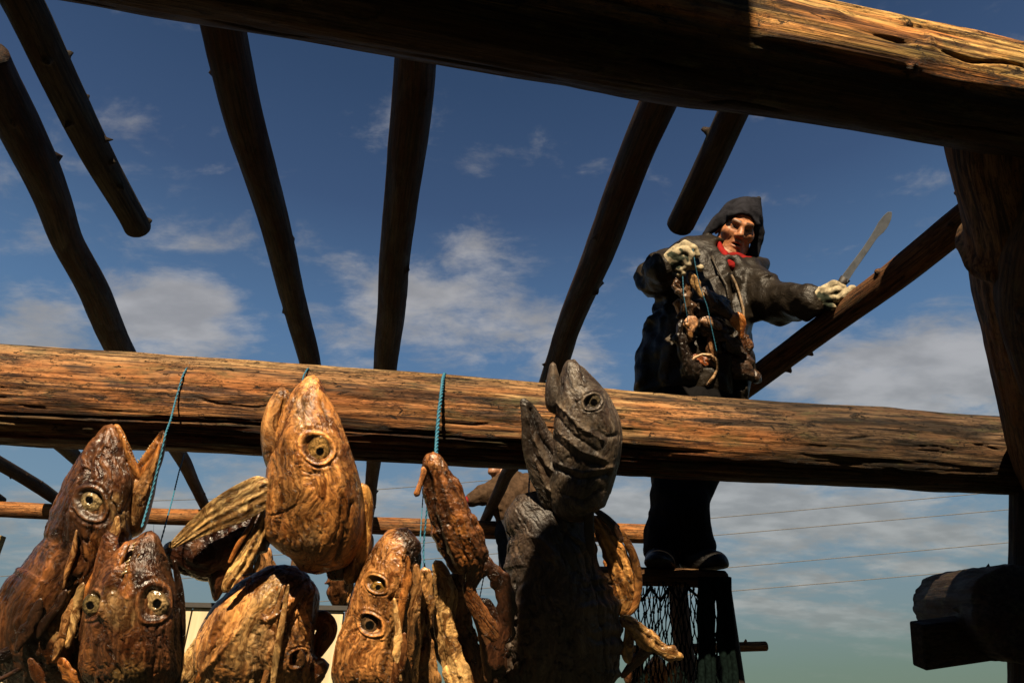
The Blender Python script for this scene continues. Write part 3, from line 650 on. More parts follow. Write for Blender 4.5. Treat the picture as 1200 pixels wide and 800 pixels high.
teeth(js[0], [(140, 503), (149, 522), (156, 538), (161, 550)], js, 13, 3.2, .9, -.2, 4); teeth(j[0], [(184, 514), (174, 528), (163, 541), (158, 548)], j, 12, 3.5, -.5, -.8, 3)
piece('fin', [(58, 732, 5, 4), (40, 745, 7, 4), (15, 762, 8, 4), (-15, 778, 6, 3)], d-.06, DB, f1, seed=3, wr=1, fb=1.5)
piece('fin', [(52, 768, 3, 3), (30, 780, 3, 3), (0, 796, 3, 3), (-20, 806, 3, 3)], d-.06, DB, f1, seed=4, wr=.5)
piece('gill_cover', [(20, 700, 6, 4), (10, 730, 14, 5), (4, 765, 18, 5), (-6, 800, 16, 5)], d+.03, DB, f1, seed=5, wr=2, fb=2)
rs = random.Random(3)
for k, (x0, y0, x1, y1, w_, c_) in enumerate([(98, 682, 78, 760, 7, BG), (88, 700, 62, 775, 6, TN), (78, 690, 44, 748, 6, DB), (112, 668, 96, 740, 5, OR), (70, 770, 92, 805, 8, OR), (48, 700, 18, 765, 8, DB), (90, 620, 74, 690, 4, TN), (138, 604, 128, 650, 5, BG), (34, 770, 52, 812, 8, BR)]):
    piece('gill_ray', [(x0, y0, w_*.4, 3), (x0+(x1-x0)*.35+rs.uniform(-3, 3), y0+(y1-y0)*.35, w_, 5), (x0+(x1-x0)*.7+rs.uniform(-3, 3), y0+(y1-y0)*.7, w_*.9, 5), (x1, y1, w_*.4, 3)], 1.54-.098, c_, f1, seed=330+k, wr=2.2, fb=2.4, rag=.25)
# 2 front head with both eyes
d = 1.42; f2 = fish(P(155, 720, d), 'brown egg shaped fish head at the lower left showing both of its eyes')
s = piece('skull', [(178, 621, 5, 8), (175, 632, 14, 16), (168, 652, 30, 30), (161, 678, 45, 42), (158, 708, 56, 50), (156, 740, 60, 54), (155, 775, 61, 54), (154, 840, 58, 48)], d, (.14, .058, .022), f2, seed=6, wr=3.2, fb=3.0,
    feats=[('eye', 181, 707, 17), ('eye', 108, 709, 13), ('r', [(150, 634), (138, 662), (126, 690), (120, 722)], 3.5, 5), ('r', [(158, 632), (146, 664), (135, 692)], 3, -4), ('r', [(176, 632), (164, 662), (158, 690)], 4, -3), ('r', [(124, 735), (128, 762), (142, 790)], 3, -3.5), ('r', [(186, 760), (180, 780), (176, 800)], 3, -3),
           ('r', [(172, 735), (174, 752)], 3, -4), ('r', [(150, 700), (158, 690), (166, 686)], 2.5, 3), ('r', [(196, 660), (206, 700), (208, 760)], 5, -4), ('r', [(118, 728), (112, 760), (108, 800)], 5, -4)],
    cols=[([(130, 706), (145, 720)], 17, (.40, .26, .12), .75), ([(148, 690), (140, 650)], 9, OR, .7), ([(204, 660), (212, 720), (208, 790)], 9, DB, .85), ([(178, 640), (190, 670)], 8, DB, .6), ([(185, 745)], 20, (.12, .055, .035), .7), ([(150, 792)], 22, (.40, .27, .1), .7), ([(98, 750), (104, 800)], 9, OR, .4), ([(181, 707)], 18, TN, .5)])
eyeball(f2, s, 182, 708, 16.5, d, pup=(.12, -.05), iris=(.60, .42, .22), pr=.33, asp=1.05)
eyeball(f2, s, 108, 709, 12, d, pup=(-.2, 0), iris=(.38, .28, .13), pr=.4, asp=1.15)
j = piece('lower_jaw', [(127, 622, 6, 7), (128, 638, 11, 12), (127, 660, 16, 16), (122, 690, 18, 18), (112, 725, 17, 18), (104, 765, 14, 16)], d+.02, (.14, .055, .022), f2, seed=7, wr=2.2, fb=1.6, feats=[('r', [(136, 630), (132, 665), (126, 700)], 3, 4)], cols=[([(132, 660)], 7, OR, .6)])
teeth(s[0], [(160, 634), (154, 648), (150, 660), (147, 672)], s, 9, 6, -.9, .5, 6); teeth(j[0], [(134, 632), (137, 646), (136, 662)], j, 8, 5, .8, -.3, 7)
for k, (pts_, w_, c_) in enumerate([([(204, 655), (210, 690), (213, 730), (209, 780), (206, 820)], 5, DB), ([(126, 690), (119, 730), (116, 770), (112, 815)], 4, (.10, .05, .02)), ([(152, 636), (140, 664), (128, 700)], 3, OR), ([(164, 648), (150, 676), (140, 700)], 2.5, TN)]):
    piece('skin_fold', [(x, y, w_*(.5 if i in (0, len(pts_)-1) else 1), 4) for i, (x, y) in enumerate(pts_)], d-(.05 if k else .02), c_, f2, seed=350+k, wr=1.6, fb=2)
# 3 big head in the middle left
d = 1.56; f3 = fish(P(365, 580, d), 'large golden brown fish head, snout up across the log, pale gill cover spread left')
s = piece('skull', [(368, 439, 6, 7), (366, 448, 12, 13), (363, 464, 22, 22), (361, 485, 34, 32), (361, 510, 43, 42), (363, 540, 50, 48), (366, 575, 57, 52), (368, 608, 60, 50), (364, 638, 54, 44), (358, 658, 40, 32), (352, 668, 26, 20)], d, (.46, .215, .068), f3, seed=8, wr=1.8, fb=1.8,
    feats=[('eye', 372, 526, 15), ('r', [(345, 462), (328, 505), (318, 530)], 3, -3.5), ('r', [(356, 470), (352, 495), (345, 515)], 3, -2.5), ('r', [(352, 498), (350, 520), (352, 545)], 3, 3.5), ('r', [(384, 462), (398, 500), (412, 545), (422, 575)], 3, 3), ('r', [(376, 470), (388, 500)], 3, -2.5),
           ('r', [(320, 540), (330, 590), (324, 630)], 3, -3), ('r', [(358, 575), (350, 590), (334, 600), (318, 604)], 2.0, -2), ('r', [(388, 545), (400, 585), (400, 612), (390, 634)], 3, -5), ('r', [(394, 548), (407, 590), (406, 618)], 3, 3.5), ('r', [(362, 558), (366, 570)], 3, -3),
           ('r', [(412, 590), (402, 630), (392, 660)], 4, -6), ('r', [(310, 500), (312, 560)], 4, 3)],
    cols=[([(362, 634)], 17, (.34, .25, .14), .6), ([(350, 470), (354, 495)], 8, BG, .5), ([(334, 560), (350, 585)], 22, (.34, .18, .07), .5), ([(366, 566)], 6, RD, .6), ([(410, 600), (398, 640)], 10, OR, .6), ([(418, 560), (424, 590)], 6, BG, .5), ([(395, 480), (410, 540)], 8, (.10, .045, .025), .6), ([(372, 526)], 18, (.42, .20, .06), .6), ([(310, 520), (312, 590)], 6, (.12, .05, .02), .5)])
eyeball(f3, s, 373, 528, 14, d, pup=(.15, .05), iris=(.58, .34, .12), pr=.34, asp=1.25, tilt=8)
j = piece('lower_jaw', [(331, 453, 6, 7), (330, 464, 10, 11), (325, 482, 14, 15), (320, 505, 14, 16), (322, 532, 14, 15), (330, 556, 12, 12)], d-.005, TN, f3, seed=9, wr=1.0, fb=1.0, feats=[('r', [(334, 458), (330, 480), (326, 505)], 3.5, -6), ('r', [(318, 470), (312, 510)], 3, 2.5)], cols=[([(336, 458), (332, 478), (330, 495)], 6, (.62, .30, .09), .9)])
teeth(j[0], [(338, 460), (336, 475), (333, 490)], j, 8, 4, .8, -.2, 9)
def ribs(a, b, n, off, h=2.2, w=2.0):
    """n parallel folds between two edges given as pixel polylines"""
    a = np.array(a, float); b = np.array(b, float); out = []
    for i in range(n):
        k = (i+.5)/n; out.append(('r', (a*(1-k)+b*k).tolist(), w, h*(1 if i % 2 else -1)))
    return out
piece('gill_cover', [(322, 566, 15, 2.5), (304, 577, 20, 2.5), (280, 590, 21, 2.5), (254, 604, 18, 2.5), (226, 622, 11, 2.5), (198, 641, 3, 2)], d-.035, (.66, .46, .21), f3, seed=10, wr=1.3, fb=1.6, bend=0,
    feats=ribs([(310, 558), (270, 574), (235, 600), (200, 638)], [(316, 590), (285, 608), (248, 622), (204, 644)], 7, 0, 1.1, 1.6), cols=[([(240, 596), (215, 622)], 9, (.32, .18, .06), .6), ([(300, 575), (270, 600)], 12, (.72, .52, .26), .5)])
piece('gill_flesh', [(318, 600, 16, 16), (300, 618, 26, 22), (272, 638, 30, 26), (245, 652, 30, 26), (220, 652, 22, 20), (200, 650, 14, 12), (190, 652, 8, 8)], d+.05, (.045, .016, .008), f3, M['fish'], seed=11, wr=5, fb=4, rag=.12, cols=[([(270, 650)], 12, RD, .8), ([(230, 640)], 8, (.25, .12, .06), .7), ([(195, 640), (190, 655)], 7, OR, .9)])
piece('gill_flesh', [(262, 655, 18, 14), (258, 675, 14, 12), (254, 692, 8, 8), (252, 704, 3, 3)], d+.03, (.06, .022, .01), f3, seed=12, wr=3, fb=3, rag=.2)
piece('gill_ray', [(314, 590, 4, 3), (306, 615, 7, 4), (292, 645, 9, 5), (272, 675, 8, 4), (262, 694, 4, 3)], d-.015, (.56, .36, .15), f3, seed=13, wr=1, fb=1.8, feats=ribs([(310, 592), (298, 620), (280, 650), (262, 684)], [(318, 596), (310, 630), (296, 660), (274, 690)], 4, 0, 2, 1.5))
piece('gill_ray', [(304, 594, 2, 2), (292, 618, 3, 3), (278, 640, 3, 3), (268, 660, 2, 2)], d-.02, OR, f3, seed=14, wr=.5)
piece('gill_cover', [(424, 566, 6, 5), (428, 585, 9, 8), (427, 610, 10, 9), (423, 640, 10, 8), (414, 668, 11, 8), (406, 684, 7, 6)], d, (.48, .26, .08), f3, seed=15, wr=1.4, fb=1.5, feats=[('r', [(424, 570), (420, 620), (412, 672)], 2.5, 4)])
piece('gill_flesh', [(398, 628, 12, 10), (398, 650, 14, 12), (396, 668, 14, 10), (402, 680, 8, 6)], d+.02, (.05, .02, .01), f3, seed=16, wr=3, fb=3, rag=.1, cols=[([(398, 640)], 7, OR, .7)])
# 4 head under it
d = 1.63; f4 = fish(P(300, 730, d), 'beige and orange streaked fish head hanging below the big golden brown one')
s = piece('skull', [(352, 664, 20, 16), (345, 678, 32, 26), (333, 698, 45, 38), (318, 722, 58, 46), (305, 750, 70, 50), (298, 785, 76, 50), (294, 845, 78, 46)], d, (.46, .235, .085), f4, seed=17, wr=3.0, fb=3.2,
    feats=[('eye', 349, 771, 9), ('r', [(352, 690), (336, 712), (312, 726)], 4, 7), ('r', [(356, 700), (338, 722), (314, 738)], 3, -5), ('r', [(326, 684), (300, 716), (262, 760), (226, 800)], 3.5, 4), ('r', [(336, 690), (318, 720), (296, 742)], 3, -4), ('r', [(366, 692), (362, 740), (354, 750)], 3, 3),
           ('r', [(303, 745), (300, 770), (310, 800)], 3, -4), ('r', [(372, 720), (370, 760), (366, 800)], 4, -6), ('r', [(312, 680), (284, 706), (250, 745)], 3, -3), ('r', [(320, 742), (314, 772), (322, 800)], 3, 3)],
    cols=[([(326, 682), (296, 730), (280, 770)], 16, BG, .85), ([(306, 750), (300, 790)], 16, (.5, .34, .17), .7), ([(354, 690), (312, 722)], 7, (.5, .22, .06), .8), ([(368, 700), (372, 790)], 7, DB, .8), ([(338, 740), (330, 780)], 12, (.16, .08, .04), .6), ([(352, 672)], 26, DB, .6), ([(349, 771)], 15, (.22, .09, .03), .8)])
eyeball(f4, s, 347, 771, 12, d, pup=(-.35, .05), iris=(.16, .075, .03), pr=.4, asp=1.25)
piece('gill_cover', [(370, 716, 8, 8), (381, 730, 13, 9), (382, 742, 12, 9), (370, 762, 10, 8), (360, 778, 8, 6)], d+.02, OR, f4, seed=18, wr=1.2)
piece('lower_jaw', [(386, 778, 6, 6), (374, 782, 12, 10), (362, 794, 14, 10), (352, 812, 12, 8)], d-.01, (.22, .09, .03), f4, seed=19, wr=1.8)
piece('gill_cover', [(268, 712, 6, 4), (256, 735, 12, 6), (238, 765, 18, 7), (220, 800, 20, 7), (208, 840, 20, 7)], d+.01, BG, f4, seed=20, wr=1.5, fb=3, feats=ribs([(262, 715), (236, 755), (205, 810)], [(278, 720), (262, 770), (240, 830)], 7, 0, 2.5, 2))
rs = random.Random(9)
for k in range(9):
    u = k/8; x0, y0 = 338-34*u, 684+6*u; x1, y1 = 318-112*u, 815
    piece('gill_ray', [(x0, y0, 1.6, 2), (x0+(x1-x0)*.3+rs.uniform(-3, 3), y0+(y1-y0)*.3, 3.4, 3), (x0+(x1-x0)*.65+rs.uniform(-4, 4), y0+(y1-y0)*.65, 4.2, 3), (x1, y1, 2.5, 2)], d-.104+.07*u, [BG, TN, (.62, .44, .22), OR][k % 4], f4, seed=300+k, wr=1.2, fb=1.5)
# 5 sideways head with two eyes
d = 1.55; f5 = fish(P(450, 710, d), 'orange brown fish head with two eyes one above the other, left of the split halves')
s = piece('skull', [(478, 618, 12, 12), (472, 632, 22, 22), (464, 655, 31, 30), (456, 685, 38, 36), (450, 712, 42, 38), (446, 745, 47, 40), (440, 780, 50, 42), (436, 840, 52, 40)], d, (.40, .19, .065), f5, seed=21, wr=3.6, fb=3.4,
    feats=[('eye', 442, 684, 9), ('eye', 435, 731, 11), ('r', [(474, 640), (466, 670), (480, 700)], 3, 4), ('r', [(458, 700), (462, 740), (450, 790)], 3, -4), ('r', [(484, 660), (480, 720), (474, 790)], 4, -5), ('r', [(466, 720), (470, 770), (460, 800)], 3, 4)],
    cols=[([(478, 622), (490, 650)], 14, DB, .95), ([(464, 660)], 6, OR, .8), ([(470, 700), (462, 760)], 12, (.55, .32, .12), .7), ([(442, 684)], 12, (.5, .26, .07), .8), ([(484, 640), (484, 700)], 7, DB, .6)])
eyeball(f5, s, 443, 688, 10.5, d, pup=(0, 0), iris=(.50, .28, .07), pr=.3, asp=.75, tilt=-12)
eyeball(f5, s, 434, 733, 12.5, d, pup=(-.05, -.05), iris=(.22, .13, .07), pr=.42, asp=1.05)
for k, (x0, y0, x1, y1, w_, c_) in enumerate([(478, 650, 470, 740, 5, OR), (488, 660, 482, 770, 6, TN), (462, 700, 470, 800, 5, BG), (474, 740, 462, 815, 6, BR)]):
    piece('gill_ray', [(x0, y0, w_*.4, 3), (x0+(x1-x0)*.35+2, y0+(y1-y0)*.35, w_, 5), (x0+(x1-x0)*.7-2, y0+(y1-y0)*.7, w_*.9, 5), (x1, y1, w_*.4, 3)], d-.078, c_, f5, seed=370+k, wr=2, fb=2.4, rag=.25)
# 6 hanging strip with a hole
d = 1.60; f6 = fish(P(530, 600, d), 'narrow twisted piece of dried head hanging alone on the middle cord', GF)
s = piece('skull', [(508, 529, 4, 4), (508, 538, 11, 9), (510, 554, 17, 13), (520, 580, 24, 16), (528, 605, 26, 19), (538, 630, 26, 20), (548, 655, 25, 16), (553, 672, 14, 9), (550, 690, 8, 4), (556, 706, 9, 3), (566, 722, 9, 3), (576, 738, 10, 3), (586, 752, 5, 2)], d, (.15, .062, .022), f6, seed=22, wr=4.5, fb=4.5, rag=.07,
    feats=[('r', [(500, 550), (508, 600), (520, 650), (540, 680)], 4, -7), ('r', [(512, 545), (530, 600), (552, 660)], 3, 4), ('r', [(525, 555), (550, 600), (566, 640)], 3, -3), ('r', [(530, 600), (545, 650)], 3, -5)],
    cols=[([(535, 610), (545, 630), (550, 660)], 9, (.40, .16, .04), .9), ([(502, 560), (512, 610), (522, 645)], 6, DB, .8), ([(512, 545)], 8, TN, .6)])
piece('gill_ray', [(560, 662, 10, 8), (576, 668, 10, 6), (588, 684, 10, 5), (594, 706, 12, 4), (592, 730, 13, 4), (584, 755, 12, 4), (580, 785, 8, 3)], d, (.07, .028, .013), f6, seed=23, wr=4, fb=3, rag=.3)
piece('gill_ray', [(499, 545, 5, 5), (495, 560, 3.5, 4), (490, 574, 3.5, 4), (487, 582, 5, 4)], d-.01, (.3, .13, .05), f6, seed=24, wr=.6)
# split halves
d = 1.66; f6b = fish(P(515, 720, d), 'two curled beige halves of a split fish head hanging below the narrow twisted piece')
piece('gill_cover', [(497, 664, 5, 5), (499, 680, 8, 8), (498, 705, 11, 9), (493, 735, 12, 10), (496, 765, 13, 10), (502, 800, 14, 10), (502, 840, 12, 8)], d-.03, (.42, .23, .09), f6b, seed=25, wr=3.2, fb=3.4, rag=.1, feats=[('r', [(497, 675), (500, 720), (494, 760)], 3, -6)])
piece('gill_cover', [(510, 656, 5, 5), (517, 672, 10, 7), (523, 700, 13, 8), (521, 730, 13, 8), (528, 765, 14, 8), (540, 805, 16, 8), (544, 845, 14, 7)], d, (.52, .33, .14), f6b, seed=26, wr=3, fb=3.2, rag=.1, feats=[('r', [(514, 670), (512, 720), (522, 780)], 3, -5), ('r', [(528, 690), (524, 740), (538, 790)], 3, 3)])
piece('gill_cover', [(534, 668, 6, 5), (538, 690, 9, 7), (542, 720, 11, 8), (549, 760, 13, 8), (558, 800, 14, 8), (560, 845, 14, 7)], d+.03, (.22, .10, .04), f6b, seed=27, wr=3.4, fb=3.4, rag=.1)
piece('gill_flesh', [(505, 668, 7, 8), (520, 740, 22, 12), (545, 780, 26, 12), (560, 845, 30, 12)], d+.06, DB, f6b, seed=28, wr=3, fb=2)
piece('gill_flesh', [(562, 700, 6, 6), (574, 720, 12, 8), (578, 745, 15, 9), (580, 780, 18, 10), (578, 845, 22, 10)], d+.07, DB, f6b, seed=46, wr=4, fb=4, rag=.15)
piece('gill_ray', [(548, 690, 4, 3), (556, 712, 6, 4), (566, 738, 7, 4), (570, 770, 6, 4), (572, 800, 4, 3)], d-.01, (.12, .055, .025), f6b, seed=47, wr=2, fb=2)
# 7 grey head over the log, its shade put into the skin tone
d = 1.70; f7 = fish(P(675, 510, d), 'grey fish head in shade with its snout above the edge of the thick log')
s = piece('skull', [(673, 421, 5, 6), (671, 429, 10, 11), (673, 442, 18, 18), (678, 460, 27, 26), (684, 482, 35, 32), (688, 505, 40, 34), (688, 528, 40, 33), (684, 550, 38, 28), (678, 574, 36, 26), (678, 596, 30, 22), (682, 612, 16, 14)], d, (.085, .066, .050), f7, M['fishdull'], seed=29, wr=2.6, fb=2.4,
    feats=[('eye', 694, 471, 8), ('r', [(652, 470), (680, 500), (706, 515)], 2.5, 3.5), ('r', [(646, 480), (672, 510), (700, 528)], 3, -4), ('r', [(650, 500), (680, 528), (710, 538)], 2.5, 3), ('r', [(650, 512), (676, 538), (706, 546)], 3, -4), ('r', [(650, 548), (680, 562), (712, 556)], 3, -5), ('r', [(650, 540), (682, 554), (716, 546)], 2.5, 3.5), ('r', [(656, 578), (684, 586), (704, 572)], 3, -4), ('r', [(676, 430), (682, 450), (684, 465)], 2.5, 2.5), ('r', [(702, 505), (712, 512), (722, 510)], 3, -3)],
    cols=[([(664, 436), (664, 458)], 7, DB, .6), ([(706, 520)], 14, (.12, .095, .07), .6)])
eyeball(f7, s, 695, 471, 10, d, pup=(.1, .05), iris=(.16, .13, .09), pr=.42)
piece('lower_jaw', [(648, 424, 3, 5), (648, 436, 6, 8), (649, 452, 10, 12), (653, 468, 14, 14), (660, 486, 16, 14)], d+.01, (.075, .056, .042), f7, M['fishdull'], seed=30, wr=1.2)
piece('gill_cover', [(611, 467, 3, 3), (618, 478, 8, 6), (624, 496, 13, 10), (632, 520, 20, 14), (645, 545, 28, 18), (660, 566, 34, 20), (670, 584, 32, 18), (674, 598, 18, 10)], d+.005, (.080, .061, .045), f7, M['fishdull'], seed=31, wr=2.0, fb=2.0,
    feats=[('r', [(616, 475), (624, 510), (640, 545), (660, 560), (690, 562)], 3.5, 6), ('r', [(622, 480), (634, 515), (654, 540), (690, 550)], 4, -8), ('r', [(628, 540), (640, 570), (664, 590)], 3, 4), ('r', [(636, 545), (652, 575), (676, 582)], 3, -4)], cols=[([(628, 490), (650, 535), (690, 550)], 8, DB, .85)])
piece('gill_ray', [(692, 560, 6, 6), (690, 585, 7, 6), (690, 610, 6, 5), (692, 640, 5, 4), (694, 650, 2, 2)], d-.02, DB, f7, M['fishdull'], seed=32, wr=1)
# 8 big dark head, shade partly put into its skin tone
d = 1.76; f8 = fish(P(655, 700, d), 'big dark grey brown fish head hanging in shade below the grey one')
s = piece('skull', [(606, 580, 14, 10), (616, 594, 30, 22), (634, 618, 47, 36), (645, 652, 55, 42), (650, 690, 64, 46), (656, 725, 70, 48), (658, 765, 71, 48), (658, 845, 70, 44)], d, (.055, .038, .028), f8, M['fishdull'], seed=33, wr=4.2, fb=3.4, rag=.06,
    feats=[('r', [(622, 628), (636, 632), (648, 645), (650, 660)], 3, 4), ('r', [(624, 640), (636, 656), (648, 660)], 3, -5), ('r', [(660, 620), (680, 640), (696, 680), (716, 720)], 3, -4), ('r', [(656, 600), (670, 628), (690, 640)], 3, 4), ('r', [(584, 600), (586, 680), (590, 760)], 4, -4), ('r', [(680, 712), (702, 706), (722, 718)], 3, 3), ('r', [(680, 735), (700, 752), (724, 744)], 3, -3)],
    cols=[([(702, 725)], 20, (.11, .085, .065), .7), ([(636, 645)], 12, (.06, .03, .02), .6)])
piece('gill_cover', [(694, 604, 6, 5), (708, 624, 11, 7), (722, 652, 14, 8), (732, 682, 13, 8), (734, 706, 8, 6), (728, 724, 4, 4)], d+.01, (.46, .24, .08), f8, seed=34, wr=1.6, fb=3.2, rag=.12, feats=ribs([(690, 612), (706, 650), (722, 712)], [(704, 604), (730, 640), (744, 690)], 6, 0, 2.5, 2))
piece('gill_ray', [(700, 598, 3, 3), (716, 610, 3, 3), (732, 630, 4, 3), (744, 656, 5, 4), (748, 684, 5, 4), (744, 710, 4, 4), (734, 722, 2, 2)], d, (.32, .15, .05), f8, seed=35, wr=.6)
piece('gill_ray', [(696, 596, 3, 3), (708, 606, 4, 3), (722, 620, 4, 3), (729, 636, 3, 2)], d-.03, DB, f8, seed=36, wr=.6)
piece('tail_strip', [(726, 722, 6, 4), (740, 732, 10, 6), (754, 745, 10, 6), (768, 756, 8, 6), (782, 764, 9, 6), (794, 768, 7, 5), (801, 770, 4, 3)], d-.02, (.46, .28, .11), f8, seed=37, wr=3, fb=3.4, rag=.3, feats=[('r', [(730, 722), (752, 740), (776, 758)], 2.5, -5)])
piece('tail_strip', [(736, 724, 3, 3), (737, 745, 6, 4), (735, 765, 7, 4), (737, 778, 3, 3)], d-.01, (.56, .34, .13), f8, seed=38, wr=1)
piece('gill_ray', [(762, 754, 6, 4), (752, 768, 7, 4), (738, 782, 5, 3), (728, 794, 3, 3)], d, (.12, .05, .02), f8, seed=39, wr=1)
# ---------- smaller heads hanging from the rear pole ----------
rnd = random.Random(4)
small = [(292, 622, 14, 60, OR), (312, 640, 10, 50, TN), (392, 655, 12, 58, BR), (402, 640, 9, 74, OR), (415, 690, 13, 30, TN), (275, 660, 12, 54, BR), (425, 612, 9, 54, BR), (468, 640, 10, 40, TN), (600, 650, 11, 60, TN), (245, 620, 9, 40, DB), (180, 640, 12, 70, BR), (716, 640, 13, 80, OR)]
for i, (x, y, w, h, c) in enumerate(small):
    dd = DZ(615, 1.68)-.1+rnd.uniform(-.02, .05); f = empty('fish_head', P(x, y+h/2, dd), None, None)
    y0 = 612+8*(x-232)/300
    rws = [(x+rnd.uniform(-2, 2), y, w*.3, w*.4), (x+rnd.uniform(-3, 3), y+h*.2, w*.7, w*.6), (x+rnd.uniform(-4, 4), y+h*.45, w, w*.8), (x+rnd.uniform(-4, 4), y+h*.7, w*.85, w*.7), (x+rnd.uniform(-4, 4), y+h, w*.3, w*.3)]
    s_ = piece('skull', rws, dd, c, f, seed=60+i, wr=3, fb=2.5, nu=50, nv=36, rag=.25)
    piece('gill_cover', [(x+w*.5, y+h*.3, w*.3, 2), (x+w*.9, y+h*.6, w*.5, 3), (x+w*.6, y+h*.95, w*.3, 2)], dd-.01, TN, f, seed=80+i, wr=2, fb=2, nu=30, nv=20)
    wl = ['left of the gaping fish head side', 'small']
    lab = ['small orange scrap of dried head behind the jaw hole of the big golden brown head', 'small tan dried head hanging right beside the big head at its lower left', 'small brown dried head seen under the big golden brown head', 'long thin orange dried head seen right under the big golden brown head', 'small tan dried head just above the dark red post of the cream wall', 'small brown dried head behind the torn gill flesh', 'small brown dried head hanging at the dark pole behind the big head', 'small tan dried head between the middle cord and the dark lump', 'small tan dried head seen through the hole of the narrow twisted piece', 'tiny dark dried head behind the spread gill cover', 'small brown dried head behind the egg shaped head', 'small orange dried head behind the curved fins of the dark head'][i]
    tag(f, lab, 'fish head', 'small dried heads hanging from the rear pole')
    if y > y0+6: cord([(x, y0, dd+.03), (x, y+3, dd)], .0015, 'thin cord tying a small head to the rear pole', 'thin cords on the rear pole')
# ---------- teal cords ----------
cord([(235, 420, 1.84), (229, 418, 1.79), (223, 424, 1.725), (214, 440, 1.675), (206, 468, 1.645), (200, 492, 1.57), (194, 508, 1.515), (187, 540, 1.49), (177, 580, 1.46), (166, 618, 1.39)], .0022, 'teal cord over the log running down past the tip of the gaping jaw')
cord([(216, 532, 1.88), (210, 552, 1.80), (202, 585, 1.68), (193, 618, 1.58), (188, 636, 1.56)], .0018, 'thin teal cord coming from behind the log right of the gaping head')
cord([(372, 430, 1.90), (366, 428, 1.84), (360, 433, 1.76), (356, 440, 1.72), (354, 452, 1.62), (356, 462, 1.56)], .0022, 'short teal cord at the snout of the large golden brown head')
cord([(521, 438, 1.88), (519, 444, 1.80), (517, 462, 1.74), (514, 485, 1.70), (512, 510, 1.66), (511, 534, 1.60)], .0045, 'thick knotted teal cord over the middle of the log holding the narrow twisted piece')
cord([(504, 560, 1.70), (501, 590, 1.70), (498, 620, 1.69), (496, 645, 1.68), (498, 668, 1.66)], .0024, 'teal cord going down to the split halves')
cord([(496, 578, 1.86), (494, 605, 1.80), (492, 640, 1.74), (494, 668, 1.68)], .0016, 'thin dark looking teal cord left of the cord to the split halves')
cord([(621, 552, 1.98), (620, 570, 1.92), (620, 592, 1.78)], .0026, 'teal cord in front of the far man holding the big dark head')
cord([(640, 446, 1.98), (650, 448, 1.86), (658, 452, 1.78), (664, 456, 1.70)], .002, 'hidden teal cord behind the snout of the grey head')
cord([(553, 676, 2.2), (558, 692, 2.2), (561, 706, 2.2), (566, 680, 2.2), (568, 670, 2.2)], .002, 'loose green cord seen through the hole of the narrow twisted piece')
cord([(262, 672, 1.66), (285, 674, 1.66), (318, 668, 1.64), (330, 672, 1.62)], .002, 'teal cord end above the streaked fish head')
